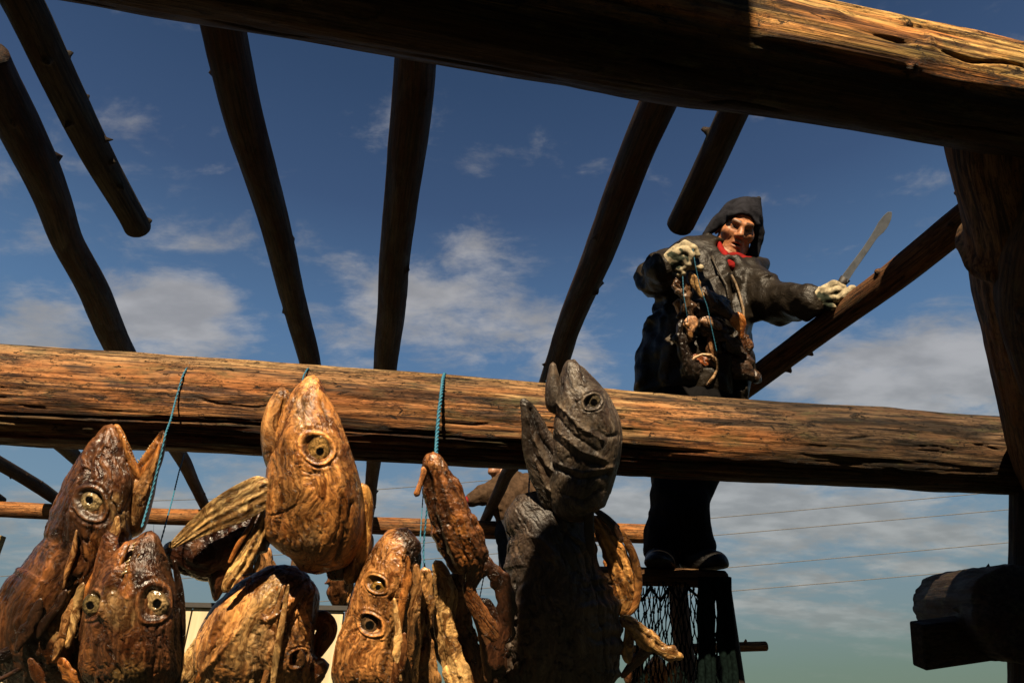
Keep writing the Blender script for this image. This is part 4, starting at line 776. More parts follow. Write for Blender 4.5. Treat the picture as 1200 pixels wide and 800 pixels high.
# ---------- the man on the rack ----------
YM = 2.45
def PM(x, y, off=0.0): return P(x, y, DY(y, YM)+off)
def chain(X, Y, Z, pts, k=.03):
    g = None
    for (a, ra), (b, rb) in zip(pts[:-1], pts[1:]):
        c = cap(X, Y, Z, a, b, ra, rb); g = c if g is None else smin(g, c, k)
    return g
def bounds(pts, pad):
    p = np.array(pts); return p.min(0)-pad, p.max(0)+pad
def build_head_sdf(Hc, ex, ey, ez, sc=1.0):
    def fn(X, Y, Z):
        dx, dy, dz = X-Hc[0], Y-Hc[1], Z-Hc[2]
        x = (dx*ex[0]+dy*ex[1]+dz*ex[2])/sc; y = (dx*ey[0]+dy*ey[1]+dz*ey[2])/sc; z = (dx*ez[0]+dy*ez[1]+dz*ez[2])/sc
        g = ell(x, y, z, (0, -.02, .04), (.076, .095, .10)); g = smin(g, ell(x, y, z, (0, .018, -.035), (.060, .070, .085)), .03)
        g = smin(g, ell(x, y, z, (0, .058, -.098), (.030, .026, .022)), .03)
        for s in (-1, 1):
            g = smin(g, ell(x, y, z, (s*.043, .050, -.010), (.022, .024, .020)), .026)
            g = smin(g, cap(x, y, z, (s*.050, -.0, -.065), (s*.020, .055, -.10), .022, .018), .03)
            g = smin(g, ell(x, y, z, (s*.079, -.01, 0), (.010, .020, .032)), .008)
        g = smin(g, cap(x, y, z, (-.036, .074, .034), (-.012, .084, .028), .012, .012), .014); g = smin(g, cap(x, y, z, (.036, .074, .034), (.012, .084, .028), .012, .012), .014)
        for s in (-1, 1): g = smax(g, -ell(x, y, z, (s*.031, .094, .010), (.019, .020, .012)), .010)
        for s in (-1, 1):
            g = smin(g, ell(x, y, z, (s*.031, .066, .011), (.0135, .0135, .0125)), .003)
            g = smin(g, cap(x, y, z, (s*.018, .078, .019), (s*.044, .070, .016), .0045, .0045), .004)
            g = smin(g, cap(x, y, z, (s*.020, .078, .002), (s*.042, .070, .003), .004, .004), .004)
        g = smin(g, cap(x, y, z, (0, .080, .022), (0, .104, -.018), .009, .013), .012)
        for s in (-1, 1): g = smin(g, ell(x, y, z, (s*.012, .092, -.022), (.008, .011, .008)), .007)
        for s in (-1, 1): g = smax(g, -ell(x, y, z, (s*.007, .104, -.031), (.004, .006, .004)), .003)
        g = smin(g, cap(x, y, z, (-.021, .076, -.053), (0, .089, -.047), .0055, .0065), .006); g = smin(g, cap(x, y, z, (.021, .076, -.053), (0, .089, -.047), .0055, .0065), .006)
        g = smin(g, cap(x, y, z, (-.018, .074, -.066), (.018, .074, -.066), .008, .008), .008); g = smin(g, ell(x, y, z, (0, .083, -.067), (.013, .007, .007)), .006)
        g = smax(g, -ell(x, y, z, (0, .092, -.058), (.019, .022, .0048)), .003)
        for s in (-1, 1): g = g+.0022*np.exp(-((np.hypot(x-s*(.026+.35*np.maximum(0, -.025-z)), (z+.045)*.35)/.004)**2))*(y > .04)
        g = smin(g, cap(x, y, z, (0, -.01, -.06), (0, -.045, -.19), .055, .062), .03)
        return g*sc
    return fn
def face_tint(V, Hc, ex, ey, ez, sc=1.0):
    L = (V-Hc)/sc; x, y, z = L@ex, L@ey, L@ez
    t = np.tile(np.array((.68, .27, .11)), (len(V), 1))*(1+.12*fbm(x*60, y*60, z*60, 3, 3))[:, None]
    def bl(k, c, s): 
        nonlocal t
        k = (k*s)[:, None]; t = t*(1-k)+np.array(c)*k
    for s in (-1, 1):
        bl(np.exp(-(((x-s*.045)/.02)**2+((z+.02)/.02)**2))*(y > .02), (.55, .22, .12), .3)
        bl(sstep(1.25, .85, np.sqrt(((x-s*.031)/.0095)**2+((z-.0105)/.0052)**2))*(y > .05), (.45, .38, .32), 1)
        bl(sstep(1.1, .8, np.hypot(x-s*.031-.001, z-.0105)/.0050)*(y > .05), (.02, .02, .02), 1)
        bl(np.exp(-(((x-s*.031)/.019)**2+((z-.014)/.012)**2))*(y > .04), (.22, .09, .05), .55)  # eye sockets darkened in colour for the shade under the brow
        bl(np.exp(-((np.abs(z-.036+.10*np.abs(np.abs(x)-.025))/.0055)**2))*sstep(.008, .014, np.abs(x))*sstep(.052, .044, np.abs(x))*(y > .05), (.10, .05, .025), .8)
    bl(np.exp(-((x/.016)**2+((z+.02)/.018)**2))*(y > .08), (.56, .26, .15), .35)
    m = np.exp(-((x/.024)**4+((z+.058)/.013)**4))*(y > .06); bl(m, (.42, .13, .085), .75)
    bl(sstep(1.1, .7, np.sqrt((x/.017)**2+((z+.058)/.0042)**2))*(y > .05), (.06, .015, .01), .95)
    bl(sstep(-.06, -.10, z)*sstep(.0, .04, y), (.33, .19, .12), .45)
    return t
def hand_sdf(D, palm, fingers, cuff=None):
    """palm: list of (pt, r); fingers: list of chains; pt=(x,y,off) photo units around depth D"""
    pt = lambda q: P(q[0], q[1], D+(q[2] if len(q) > 2 else 0))
    def fn(X, Y, Z):
        g = chain(X, Y, Z, [(pt(a), r) for a, r in palm], .02)
        f = None
        for fg in fingers:
            c = chain(X, Y, Z, [(pt(a), r) for a, r in fg], .004); f = c if f is None else smin(f, c, .0025)
        return smin(g, f, .008)
    allp = [pt(a) for a, r in palm]+[pt(a) for fg in fingers for a, r in fg]
    lo, hi = bounds(allp, .05); return fn, lo, hi
man = empty('person', PM(800, 670), 'man in black leather jacket and dark peaked cap on the rack, holding up fish heads', 'person')
rho = math.radians(17); Uc, Rc = UP, RT
ex = math.cos(rho)*Rc-math.sin(rho)*Uc; ez0 = math.sin(rho)*Rc+math.cos(rho)*Uc; ey0 = -FW
yw = math.radians(3); ex_, ey_ = ex*math.cos(yw)+ey0*math.sin(yw), -ex*math.sin(yw)+ey0*math.cos(yw); pt_ = math.radians(-7)
ey = ey_*math.cos(pt_)+ez0*math.sin(pt_); ez = -ey_*math.sin(pt_)+ez0*math.cos(pt_); ex = ex_
Hc = PM(862.5, 272, -.06); HS = 1.03
hf = build_head_sdf(Hc, ex, ey, ez, HS)
Vh, Qh = surfnet(hf, Hc-np.array([.15, .17, .24]), Hc+np.array([.15, .17, .17]), .0030); th = face_tint(Vh, Hc, ex, ey, ez, HS)
RHD, LHD = 2.62, 2.50
rw, lw = P(781, 312, RHD+.02), P(953, 352, LHD+.03)
def bodyf(X, Y, Z):
    g = ell(X, Y, Z, PM(828, 330), (.16, .10, .2)); g = smin(g, ell(X, Y, Z, PM(820, 420), (.14, .09, .20)), .06); g = smin(g, ell(X, Y, Z, PM(814, 490), (.13, .075, .11)), .05)
    g = smin(g, chain(X, Y, Z, [(PM(806, 308), .06), (PM(770, 323, -.14), .05), (rw, .03), (P(796, 305, RHD), .03)]), .04)
    g = smin(g, chain(X, Y, Z, [(PM(868, 326), .06), (PM(914, 354, -.2), .05), (lw, .03), (P(966, 348, LHD), .03)]), .04)
    g = smin(g, chain(X, Y, Z, [(PM(800, 500), .085), (PM(790, 588, -.02), .055), (PM(779, 650), .04)]), .04)
    g = smin(g, chain(X, Y, Z, [(PM(826, 500), .085), (PM(804, 592, -.05), .055), (PM(814, 650), .04)]), .04)
    return smin(g, chain(X, Y, Z, [(PM(848, 318), .05), (PM(856, 296, -.03), .045)]), .03)
Vb, Qb = surfnet(bodyf, PM(740, 680)-np.array([.05, .4, .05]), np.array([PM(1000, 350)[0], YM+.3, PM(860, 280)[2]]), .012)
V, Q = join((Vh, Qh), (Vb, Qb)); mk('body', V, Q, M['skin'], man, np.concatenate([th, np.tile((.5, .26, .14), (len(Vb), 1))]))
# cap
def capf(X, Y, Z):
    d_ = np.stack([X-Hc[0], Y-Hc[1], Z-Hc[2]], -1)/HS; x, y, z = d_@ex, d_@ey, d_@ez
    g = ell(x, y, z, (0, -.022, .042), (.089, .108, .108)); g = smin(g, cap(x, y, z, (.030, -.03, .10), (.052, -.03, .165), .06, .012), .05)
    for s in (-1, 1):
        g = smin(g, cap(x, y, z, (s*.084, -.005, .02), (s*(.122 if s < 0 else .102), .012, -.045 if s < 0 else -.10), .032, .014 if s < 0 else .024), .03)
    g = smin(g, cap(x, y, z, (.09, -.02, -.08), (.085, -.01, -.135), .026, .012), .02)
    g = smin(g, cap(x, y, z, (-.06, .068, .052), (.06, .068, .048), .014, .014), .02)
    face = ell(x, y, z, (-.003, .12, -.052), (.083, .15, .133)); g = smax(g, -face, .008)
    g = smax(g, -ell(x, y, z, (0, -.01, -.02), (.080, .10, .115)), .006)
    return (g+.004*noise(x*25, y*25, z*18, 3)+.0015*noise(x*70, y*70, z*60, 5))*HS
V, Q = surfnet(capf, Hc-np.array([.19, .2, .24]), Hc+np.array([.2, .2, .26]), .0042); mk('cap', V, Q, M['cloth'], man, (.026, .026, .034))
# red shirt collar
def redf(X, Y, Z):
    nb = PM(855, 303, -.09); g = ell(X, Y, Z, PM(856, 311, -.02), (.070, .078, .042)); d_ = np.stack([X-Hc[0], Y-Hc[1], Z-Hc[2]], -1)
    g = smin(g, cap(X, Y, Z, PM(842, 286, -.08), PM(853, 308, -.13), .014, .016), .02); g = smin(g, cap(X, Y, Z, PM(879, 304, -.06), PM(858, 312, -.13), .014, .018), .02)
    return smax(g, -(hf(X, Y, Z)-.003), .004)+.003*noise(X*40, Y*40, Z*40, 3)
V, Q = surfnet(redf, Hc-np.array([.17, .2, .27]), Hc+np.array([.17, .2, .05]), .0045); mk('shirt_collar', V, Q, M['cloth'], man, (.34, .018, .016))
# jacket
def wr_(X, Y, Z, a=.017):
    w = .05*noise(X*7, Y*7, Z*7, 23); X = X+w; Z = Z+w
    return a*ridged(X*9, Y*7, Z*6, 2, 3)+a*.35*noise(X*30, Y*30, Z*20, 7)+a*.7*ridged(X*7+Z*9, Y*8, Z*15-X*6, 2, 17)
def jackf(X, Y, Z):
    g = ell(X, Y, Z, PM(829, 328), (.175, .12, .19)); g = smin(g, ell(X, Y, Z, PM(821, 375), (.190, .135, .2)), .06); g = smin(g, ell(X, Y, Z, PM(816, 425), (.20, .155, .23)), .06)
    g = smin(g, cap(X, Y, Z, PM(758, 425), PM(755, 452), .03, .035), .06)
    g = smin(g, chain(X, Y, Z, [(PM(806, 307), .082), (PM(771, 324, -.13), .074), (rw+np.array([-.012, .0, -.01]), .052)]), .045)
    g = smin(g, chain(X, Y, Z, [(PM(864, 327), .082), (PM(912, 354, -.19), .068), (lw+np.array([-.012, .01, .0]), .052)]), .045)
    g = smin(g, chain(X, Y, Z, [(PM(824, 297, .0), .03), (PM(836, 300, -.10), .020), (PM(851, 322, -.15), .012)]), .012)
    g = smin(g, chain(X, Y, Z, [(PM(888, 312, .0), .03), (PM(880, 312, -.09), .020), (PM(862, 322, -.15), .012)]), .012)
    g = smax(g, -ell(X, Y, Z, PM(857, 290, -.12), (.075, .16, .085)), .012)
    # front opening, placket and belt relief
    px, py, dd = proj(np.stack([X, Y, Z], -1).reshape(-1, 3)); px = px.reshape(X.shape); py = py.reshape(X.shape); fr = Y < YM-.02
    g = g+np.where(fr, .014*np.exp(-((px-(858+.02*(py-320)))/2.2)**2)*(py > 305), 0); g = g-np.where(fr, .008*np.exp(-((px-(869+.05*(py-320)))/2.5)**2)*(py > 315), 0)
    g = g-np.where(fr, .007*(np.abs(px-(788-.17*(py-370))) < 6)*(py > 368)*(py < 446), 0); g = g+np.where(fr, .006*np.exp(-((px-826-.25*(py-330))/2.5)**2)*(py > 315)*(py < 350), 0)
    return g-wr_(X, Y, Z)
V, Q = surfnet(jackf, np.array([PM(742, 330)[0]-.06, YM-.62, PM(800, 475)[2]-.02]), np.array([lw[0]+.05, YM+.24, PM(800, 282)[2]+.04]), .0085)
px, py, dd = proj(V); dd = dd.copy(); tn = np.tile(np.array((.026, .019, .012)), (len(V), 1)); k = ((np.abs(px-(788-.17*(py-370))) < 6)*(py > 368)*(py < 446)*(V[:, 1] < YM-.02))[:, None]; tn = tn*(1-k)+np.array((.10, .075, .05))*k
jk = mk('jacket', V, Q, M['leather'], man, tn)
zp = []
for x, y in ((857, 322), (862, 332), (867, 346), (871, 362), (872, 380), (871, 400), (870, 420)):
    q = np.hypot(px-x, py-y); zp.append(P(x, y, dd[q < 5].min()-.004))
Vz, Qz = tube(np.array(zp), [.005, .006, .0055, .006, .0055, .006, .005], 6); mk('zip_edge', Vz, Qz, M['leather'], man, (.30, .20, .11))
cp2 = []
for x, y in ((834, 300), (838, 310), (844, 322), (851, 334), (854, 350)):
    q = np.hypot(px-x, py-y); cp2.append(P(x, y, dd[q < 5].min()-.004))
Vz, Qz = tube(np.array(cp2), .0055, 6); mk('lapel_edge', Vz, Qz, M['leather'], man, (.07, .055, .04))
def tro(X, Y, Z):
    g = ell(X, Y, Z, PM(814, 484), (.175, .125, .14)); g = smin(g, chain(X, Y, Z, [(PM(800, 505), .11), (PM(790, 588, -.02), .074), (PM(777, 640), .066)]), .04)
    g = smin(g, chain(X, Y, Z, [(PM(826, 505), .11), (PM(803, 590, -.05), .072), (PM(812, 640), .068)]), .04); return g-wr_(X, Y, Z, .010)
V, Q = surfnet(tro, np.array([PM(745, 650)[0], YM-.3, PM(800, 652)[2]]), np.array([PM(860, 500)[0]+.05, YM+.25, PM(800, 462)[2]]), .010); mk('trousers', V, Q, M['cloth'], man, (.007, .0065, .007))
def boot(name, pts):
    def fn(X, Y, Z): return smax(chain(X, Y, Z, pts, .03), -(Z-(PM(800, 673)[2]+.012)), .006)
    lo, hi = bounds([p for p, r in pts], .09); V, Q = surfnet(fn, lo, hi, .006); mk(name, V, Q, M['leather'], man, (.014, .012, .011))
boot('boot', [(PM(778, 632), .055), (PM(776, 656), .052), (PM(770, 664, -.14), .045)]); boot('boot', [(PM(813, 632), .055), (PM(815, 656), .050), (PM(839, 660, -.05), .043)])
# gloves
GC, GG = (.62, .52, .34), (.05, .065, .04)
def glove(fn, lo, hi, spots, label=None):
    V, Q = surfnet(lambda X, Y, Z: fn(X, Y, Z)-.0015*noise(X*90, Y*90, Z*90, 2), lo, hi, .0032); px, py, _ = proj(V)
    t = np.tile(np.array(GC), (len(V), 1))*(1+.25*fbm(V[:, 0]*60, V[:, 1]*60, V[:, 2]*60, 3, 2))[:, None]
    for pl, w in spots:
        k = sstep(w*1.2, w*.8, pdist(px, py, pl)+1.2*noise(px*.4, py*.4, px*0, 3))[:, None]; t = t*(1-k)+np.array(GG)*k
    mk('glove', V, Q, M['glove'], man, t)
fn, lo, hi = hand_sdf(RHD, [((779, 313, .02), .036), ((788, 306, .0), .038), ((796, 300, -.01), .040), ((797, 306, -.01), .036)], [
    [((793, 292, -.02), .016), ((803, 286, -.035), .0155), ((813, 291, -.045), .014), ((817, 299, -.045), .0125)],
    [((791, 298, -.03), .016), ((803, 293, -.05), .0155), ((810, 299, -.056), .014), ((808, 307, -.052), .012)],
    [((792, 306, -.03), .015), ((802, 304, -.052), .0145), ((806, 310, -.055), .013), ((802, 315, -.048), .0115)],
    [((791, 314, -.02), .0135), ((798, 316, -.042), .013), ((801, 320, -.045), .0115), ((796, 322, -.035), .0105)],
    [((800, 312, -.01), .017), ((812, 311, -.022), .0155), ((821, 314, -.035), .013)]])
glove(fn, lo, hi, [([(786, 298), (798, 303)], 4), ([(784, 312), (795, 311)], 4), ([(803, 297), (806, 305)], 1.6), ([(797, 292), (800, 297)], 1.6), ([(788, 319), (798, 319)], 1.6), ([(779, 308), (778, 318)], 4)])
fn, lo, hi = hand_sdf(LHD, [((952, 353, .03), .036), ((961, 350, .01), .038), ((970, 348, -.0), .038), ((970, 354, .0), .032)], [
    [((966, 339, -.02), .0155), ((977, 333, -.03), .015), ((987, 337, -.03), .0135), ((988, 344, -.012), .012)],
    [((970, 343, -.03), .0155), ((981, 340, -.042), .015), ((990, 345, -.036), .0135), ((988, 351, -.014), .012)],
    [((971, 350, -.03), .0150), ((981, 349, -.045), .0145), ((987, 354, -.036), .013), ((983, 358, -.016), .0115)],
    [((967, 357, -.02), .0135), ((975, 359, -.038), .013), ((980, 362, -.03), .0115), ((977, 365, -.014), .0105)],
    [((974, 352, -.02), .017), ((986, 347, -.048), .016), ((999, 338, -.052), .0135)]])
glove(fn, lo, hi, [([(966, 348), (972, 354), (970, 360)], 5.5), ([(960, 346)], 4), ([(980, 343)], 2), ([(952, 352)], 5)])
V, Q = tube([rw+np.array([-.012, .004, 0]), rw+np.array([.008, -.004, .0])], [.046, .043], 16); mk('cuff', V, Q, M['cloth'], man, (.30, .02, .018))
V, Q = tube([lw+np.array([-.010, .004, 0]), lw+np.array([.012, -.004, .0])], [.050, .046], 16); mk('cuff', V, Q, M['cloth'], man, (.30, .02, .018))
# knife
kn = empty('machete', P(980, 340, LHD-.05), 'long grey blade with a rounded end raised in the gloved hand on the pole', 'knife')
ol = [(987, 323), (993, 331), (1002, 317), (1018, 294), (1026.7, 281), (1029.5, 277.5), (1036, 272), (1041, 265), (1044.5, 257), (1045.5, 251), (1045, 248), (1041, 248), (1035.5, 253), (1030, 260), (1025, 269), (1021, 276), (1011, 291), (999, 307)]
dep = lambda x: LHD-.03-.16*(x-987)/58
Fv = np.array([P(x, y, dep(x)) for x, y in ol]); Bv = Fv+FW*.004; n_ = len(ol); V = np.concatenate([Fv, Bv]); Q = [tuple(range(n_)), tuple(range(2*n_-1, n_-1, -1))]+[(i, i+n_, (i+1) % n_+n_, (i+1) % n_) for i in range(n_)]
o = mk('blade', V, Q, M['steel'], kn, None, None, False); bv = o.modifiers.new('bevel', 'BEVEL'); bv.width = .0015; bv.segments = 2
V, Q = tube([P(968, 357, LHD+.0), P(976, 346, LHD-.01), P(984, 335, LHD-.022), P(991, 326, LHD-.03)], [.015, .014, .014, .019], 14); mk('handle', V, Q, M['handle'], kn)
# fish heads he holds
GH = 'fish heads bunched on cords in the hand of the man'
def hf_(label, parts, seed):
    f = empty('fish_head', P(parts[0][0][0][0], parts[0][0][0][1], 2.62), label, 'fish head', GH)
    for i, (rows, c, off, nm) in enumerate(parts): piece(nm, rows, 2.60+off, c, f, seed=seed+i, wr=6, fb=5, nu=90, nv=60, rag=.5)
    return f
hf_('tan and pale crumpled fish head right under the glove of the man', [([(792, 322, 4, 4), (797, 330, 9, 7), (803, 342, 10, 8), (806, 356, 8, 7), (810, 372, 7, 6), (812, 386, 4, 4)], (.17, .10, .055), 0, 'skull'), ([(808, 318, 3, 3), (814, 330, 5, 4), (820, 342, 5, 4), (825, 350, 3, 3)], BG, -.02, 'gill_cover'), ([(807, 370, 4, 3), (811, 380, 6, 4), (812, 390, 3, 3)], (.6, .36, .22), -.03, 'gill_cover')], 100)
hf_('dark fish head with an orange tip slanting across the jacket zip', [([(822, 338, 4, 4), (834, 348, 8, 7), (848, 362, 9, 8), (860, 374, 8, 7), (870, 382, 5, 5)], (.07, .045, .03), 0, 'skull'), ([(858, 368, 3, 3), (865, 376, 6, 4), (869, 388, 4, 3), (868, 398, 2, 2)], OR, -.02, 'gill_cover')], 110)
hf_('black fish head hanging lowest at the left of the bunch', [([(800, 372, 4, 4), (798, 388, 9, 9), (800, 408, 13, 12), (808, 430, 14, 12), (818, 448, 10, 8)], (.035, .025, .02), 0, 'skull'), ([(804, 376, 4, 4), (808, 390, 5, 4), (810, 398, 3, 3)], TN, -.03, 'gill_cover')], 120)
hf_('dark fish head with a pale streak in the middle of the bunch', [([(818, 374, 4, 4), (830, 382, 9, 8), (848, 394, 11, 9), (864, 408, 9, 8), (876, 416, 4, 4)], (.05, .038, .03), .0, 'skull'), ([(820, 376, 3, 3), (834, 378, 5, 3), (846, 385, 4, 3)], (.40, .25, .15), -.03, 'gill_cover')], 130)
f = hf_('open fish head with pale rim and raw orange inside, lowest of the bunch', [([(846, 414, 5, 5), (860, 424, 11, 9), (876, 436, 11, 9), (892, 447, 4, 4)], (.05, .03, .02), .03, 'skull'), ([(806, 424, 3, 3), (812, 424, 9, 5), (822, 434, 17, 6), (828, 448, 12, 5), (828, 456, 4, 3)], (.40, .12, .035), .01, 'gill_flesh')], 140)
rim = [(808, 436), (808, 426), (814, 419), (823, 415), (833, 416), (840, 422), (841, 432), (836, 442), (828, 452)]
V, Q = tube([P(x, y, 2.575) for x, y in rim], [.004+.003*abs(math.sin(i*2.1)) for i in range(len(rim))], 8); mk('gill_cover', V, Q, M['fish'], f, (.62, .42, .24))
rb = random.Random(77)
for i, (x, y, w, h, c) in enumerate([(800, 345, 10, 40, (.06, .045, .035)), (822, 350, 10, 44, (.05, .035, .028)), (840, 372, 11, 44, (.045, .032, .025)), (812, 402, 12, 44, (.05, .036, .028)), (850, 402, 12, 36, (.04, .03, .022)), (832, 392, 9, 40, (.22, .12, .06)), (866, 392, 8, 36, (.16, .08, .04)), (794, 350, 7, 34, (.30, .18, .10))]):
    g_ = empty('fish_head', P(x, y, 2.6), 'dark ragged scrap of dried fish in the bunch held against the jacket', 'fish head', GH)  # loose scraps, kept under the same name as the whole heads
    dx_ = rb.uniform(-6, 14); rows = [(x+dx_*t, y+h*t, w*(.35+.9*math.sin(math.pi*min(1, t*1.1+.08))*rb.uniform(.7, 1.1)), w*.6) for t in (0, .2, .4, .6, .8, 1)]
    piece('scrap', rows, 2.62+rb.uniform(-.02, .04), c, g_, seed=200+i, wr=6, fb=5, nu=80, nv=50, rag=.6)
cord([(812, 292, 2.56), (815, 312, 2.55), (820, 335, 2.555), (829, 360, 2.55), (834, 385, 2.55), (840, 412, 2.55)], .0017, 'blue cord hanging from the glove of the man in front of the jacket', 'cords held by the man')
cord([(800, 322, 2.57), (801, 345, 2.545), (804, 362, 2.54), (806, 378, 2.55)], .0016, 'short blue cord at the tan heads under the glove', 'cords held by the man')
# ---------- far man ----------
YF = 6.6
def PF(x, y, off=0.0): return P(x, y, DY(y, YF)+off)
man2 = empty('person', PF(606, 740), 'far man in a brown jacket reaching left, half hidden behind the thick log', 'person')
ex2 = np.array([.75, -.66, 0.]); ey2 = np.array([-.66, -.75, 0.]); ez2 = np.array([0, 0, 1.]); H2 = PF(581, 543)
h2 = build_head_sdf(H2, ex2, ey2, ez2)
V1, Q1 = surfnet(h2, H2-.2, H2+.2, .006)
def b2(X, Y, Z):
    g = ell(X, Y, Z, PF(602, 585), (.17, .11, .24)); g = smin(g, chain(X, Y, Z, [(PF(586, 566), .06), (PF(566, 582, -.1), .045), (PF(546, 586, -.15), .035)]), .04)
    g = smin(g, chain(X, Y, Z, [(PF(618, 568), .06), (PF(632, 590), .045), (PF(634, 615), .035)]), .04)
    for s in (-9, 9): g = smin(g, chain(X, Y, Z, [(PF(606+s, 625), .08), (PF(607+s, 680), .06), (PF(609+s, 732), .045), (PF(606+s, 739, -.15), .035)]), .05)
    return smin(g, chain(X, Y, Z, [(PF(596, 562), .06), (PF(584, 549), .05)]), .03)
V2, Q2 = surfnet(b2, PF(600, 750)-np.array([.6, .5, .05]), PF(600, 540)+np.array([.45, .4, .1]), .018)
V, Q = join((V1, Q1), (V2, Q2)); mk('body', V, Q, M['skin'], man2, (.5, .24, .13))
def j2(X, Y, Z):
    g = ell(X, Y, Z, PF(603, 586), (.23, .16, .27)); g = smin(g, chain(X, Y, Z, [(PF(587, 567), .09), (PF(566, 580, -.1), .075), (PF(552, 585, -.13), .055)]), .05)
    g = smin(g, chain(X, Y, Z, [(PF(617, 570), .09), (PF(630, 590), .08), (PF(633, 608), .06)]), .05); return g-wr_(X, Y, Z, .016)
V, Q = surfnet(j2, PF(600, 640)-np.array([.6, .5, .0]), PF(600, 545)+np.array([.5, .4, .1]), .014); mk('jacket', V, Q, M['cloth'], man2, (.10, .06, .035))
def t2(X, Y, Z):
    g = ell(X, Y, Z, PF(604, 622), (.19, .15, .15))
    for s in (-9, 9): g = smin(g, chain(X, Y, Z, [(PF(605+s, 630), .11), (PF(607+s, 680), .085), (PF(609+s, 728), .07)]), .05)
    return g-wr_(X, Y, Z, .01)
V, Q = surfnet(t2, PF(600, 742)-np.array([.4, .4, 0]), PF(600, 600)+np.array([.4, .4, 0]), .02); mk('trousers', V, Q, M['cloth'], man2, (.03, .03, .035))
def c2(X, Y, Z): return smax(smin(ell(X, Y, Z, H2+np.array([0, 0, .05]), (.105, .115, .10)), cap(X, Y, Z, H2+ey2*.11+np.array([0, 0, .02]), H2+ey2*.16, .03, .015), .03), -(Z-(H2[2]-.005)), .01)
V, Q = surfnet(c2, H2-.25, H2+.25, .01); mk('cap', V, Q, M['cloth'], man2, (.02, .02, .025))
V, Q = tube([PF(549, 585, -.15), PF(544, 587, -.17), PF(540, 590, -.17)], [.035, .045, .02], 12); mk('glove', V, Q, M['glove'], man2, (.35, .02, .02))
# ---------- what the men stand on ----------
def simple_log(pts, r, label, seed, tint, group=None, name='pole', cat='pole', mat='pole'):
    tint = tuple(c*.7 for c in tint)
    return log(name, pts, [r]*len(pts), M[mat], tint, label, cat, group, seed=seed, nu=200, nv=48, cracks=8, stubs=4, wob=.004)
fp = [(640, 672), (745, 676), (800, 678), (852, 681)]
simple_log([P(x, y, DY(y, YM-.03)) for x, y in fp], .031, 'pole under the boots of the man with the net hanging from it', 71, (.30, .17, .08))
q1 = P(846, 684, DY(684, YM+.02)); simple_log([q1-np.array([0, 0, .0]), np.array([q1[0], q1[1], -.3])], .028, 'black upright pole below the boots of the man beside the net', 72, (.06, .04, .03), None, 'post', 'post', 'post')
q1 = P(650, 676, DY(676, YM+.02)); simple_log([q1-np.array([0, 0, .0]), np.array([q1[0], q1[1], -.3])], .028, 'upright pole hidden behind the big dark head', 73, (.06, .04, .03), None, 'post', 'post', 'post')
lp_ = [(640, 763), (720, 761), (800, 760), (899, 757)]
simple_log([P(x, y, DY(y, 3.6)) for x, y in lp_], .022, 'thin orange pole jutting out right of the net near the bottom', 74, (.50, .25, .09))
q1 = P(838, 768, DY(768, 3.62)); simple_log([q1, np.array([q1[0], q1[1], -.3])], .03, 'upright pole under the thin orange pole behind the net', 75, (.06, .04, .03), None, 'post', 'post', 'post')
simple_log([PF(560, 744), PF(620, 744), PF(720, 742)], .06, 'log the far man stands on behind the dark heads', 76, (.2, .12, .06))
for x in (600, 700): q1 = PF(x, 750); simple_log([q1, np.array([q1[0], q1[1], -.3])], .06, 'post under the log of the far man, '+('left one' if x == 600 else 'right one'), 77+x, (.1, .06, .04), None, 'post', 'post', 'post')
for i, (x, y, w, h, c) in enumerate([(768, 766, 12, 46, OR), (790, 768, 13, 50, OR), (744, 764, 12, 50, BR), (812, 766, 9, 60, BR)]):
    dd = DY(765, 3.58); lab = ['orange dried head behind the net, second from the left', 'orange dried head behind the middle of the net', 'brown dried head behind the left edge of the net', 'brown dried head behind the right part of the net'][i]
    f = empty('fish_head', P(x, y+h/2, dd), lab, 'fish head', 'dried heads hanging behind the net')
    piece('skull', [(x, y, w*.3, w*.4), (x+1, y+h*.25, w*.8, w*.6), (x-1, y+h*.6, w, w*.8), (x+2, y+h, w*.4, w*.4)], dd, c, f, seed=160+i, wr=3, fb=2.5, nu=50, nv=36, rag=.2)
# ---------- net ----------
net = empty('fishing_net', P(800, 690, DY(690, YM-.05)), 'dark green knotted fishing net hanging from the pole under the boots', 'net')
rn = random.Random(5); parts = []; NC, NR = 22, 15
node = {}
for j in range(NR+1):
    for i in range(NC+1):
        y = 684+j*15.5+rn.uniform(-2, 2)+4*math.sin(i*.5); x = 741+i*4.9+(2.4 if j % 2 else 0)+rn.uniform(-1.3, 1.3)+3*math.sin(j*.5+i*.35)
        node[i, j] = P(x, y, DY(y, YM-.06+.03*math.sin(i*.9+j*.3)))
for j in range(NR):
    for i in range(NC+1):
        for di in ((0, 1) if j % 2 else (-1, 0)):
            if (i+di, j+1) in node:
                a, b = node[i, j], node[i+di, j+1]; m_ = (a+b)/2+np.array([rn.uniform(-.003, .003), rn.uniform(-.004, .004), -.003]); parts.append(tube([a, m_, b], [.0022, .0020, .0022], 5))
        if rn.random() < .8: parts.append(tube([node[i, j]-np.array([0, 0, .004]), node[i, j]+np.array([0, 0, .004])], .0042, 6))
V, Q = join(*parts); mk('mesh', V, Q, M['net'], net)
for k in range(6):
    x0 = 822+k*6.0; pts = []
    for j in range(9):
        y = 676+j*22; x = x0+(5 if k > 2 else 1)*j*.35+rn.uniform(-2, 2); pts.append(P(x, y, DY(y, YM-.09-.01*(k % 2))))
    V, Q = tube(np.array(pts), [.010+.004*rn.random() for _ in pts], 10); mk('gathered_cord', V, Q, M['net'], net)
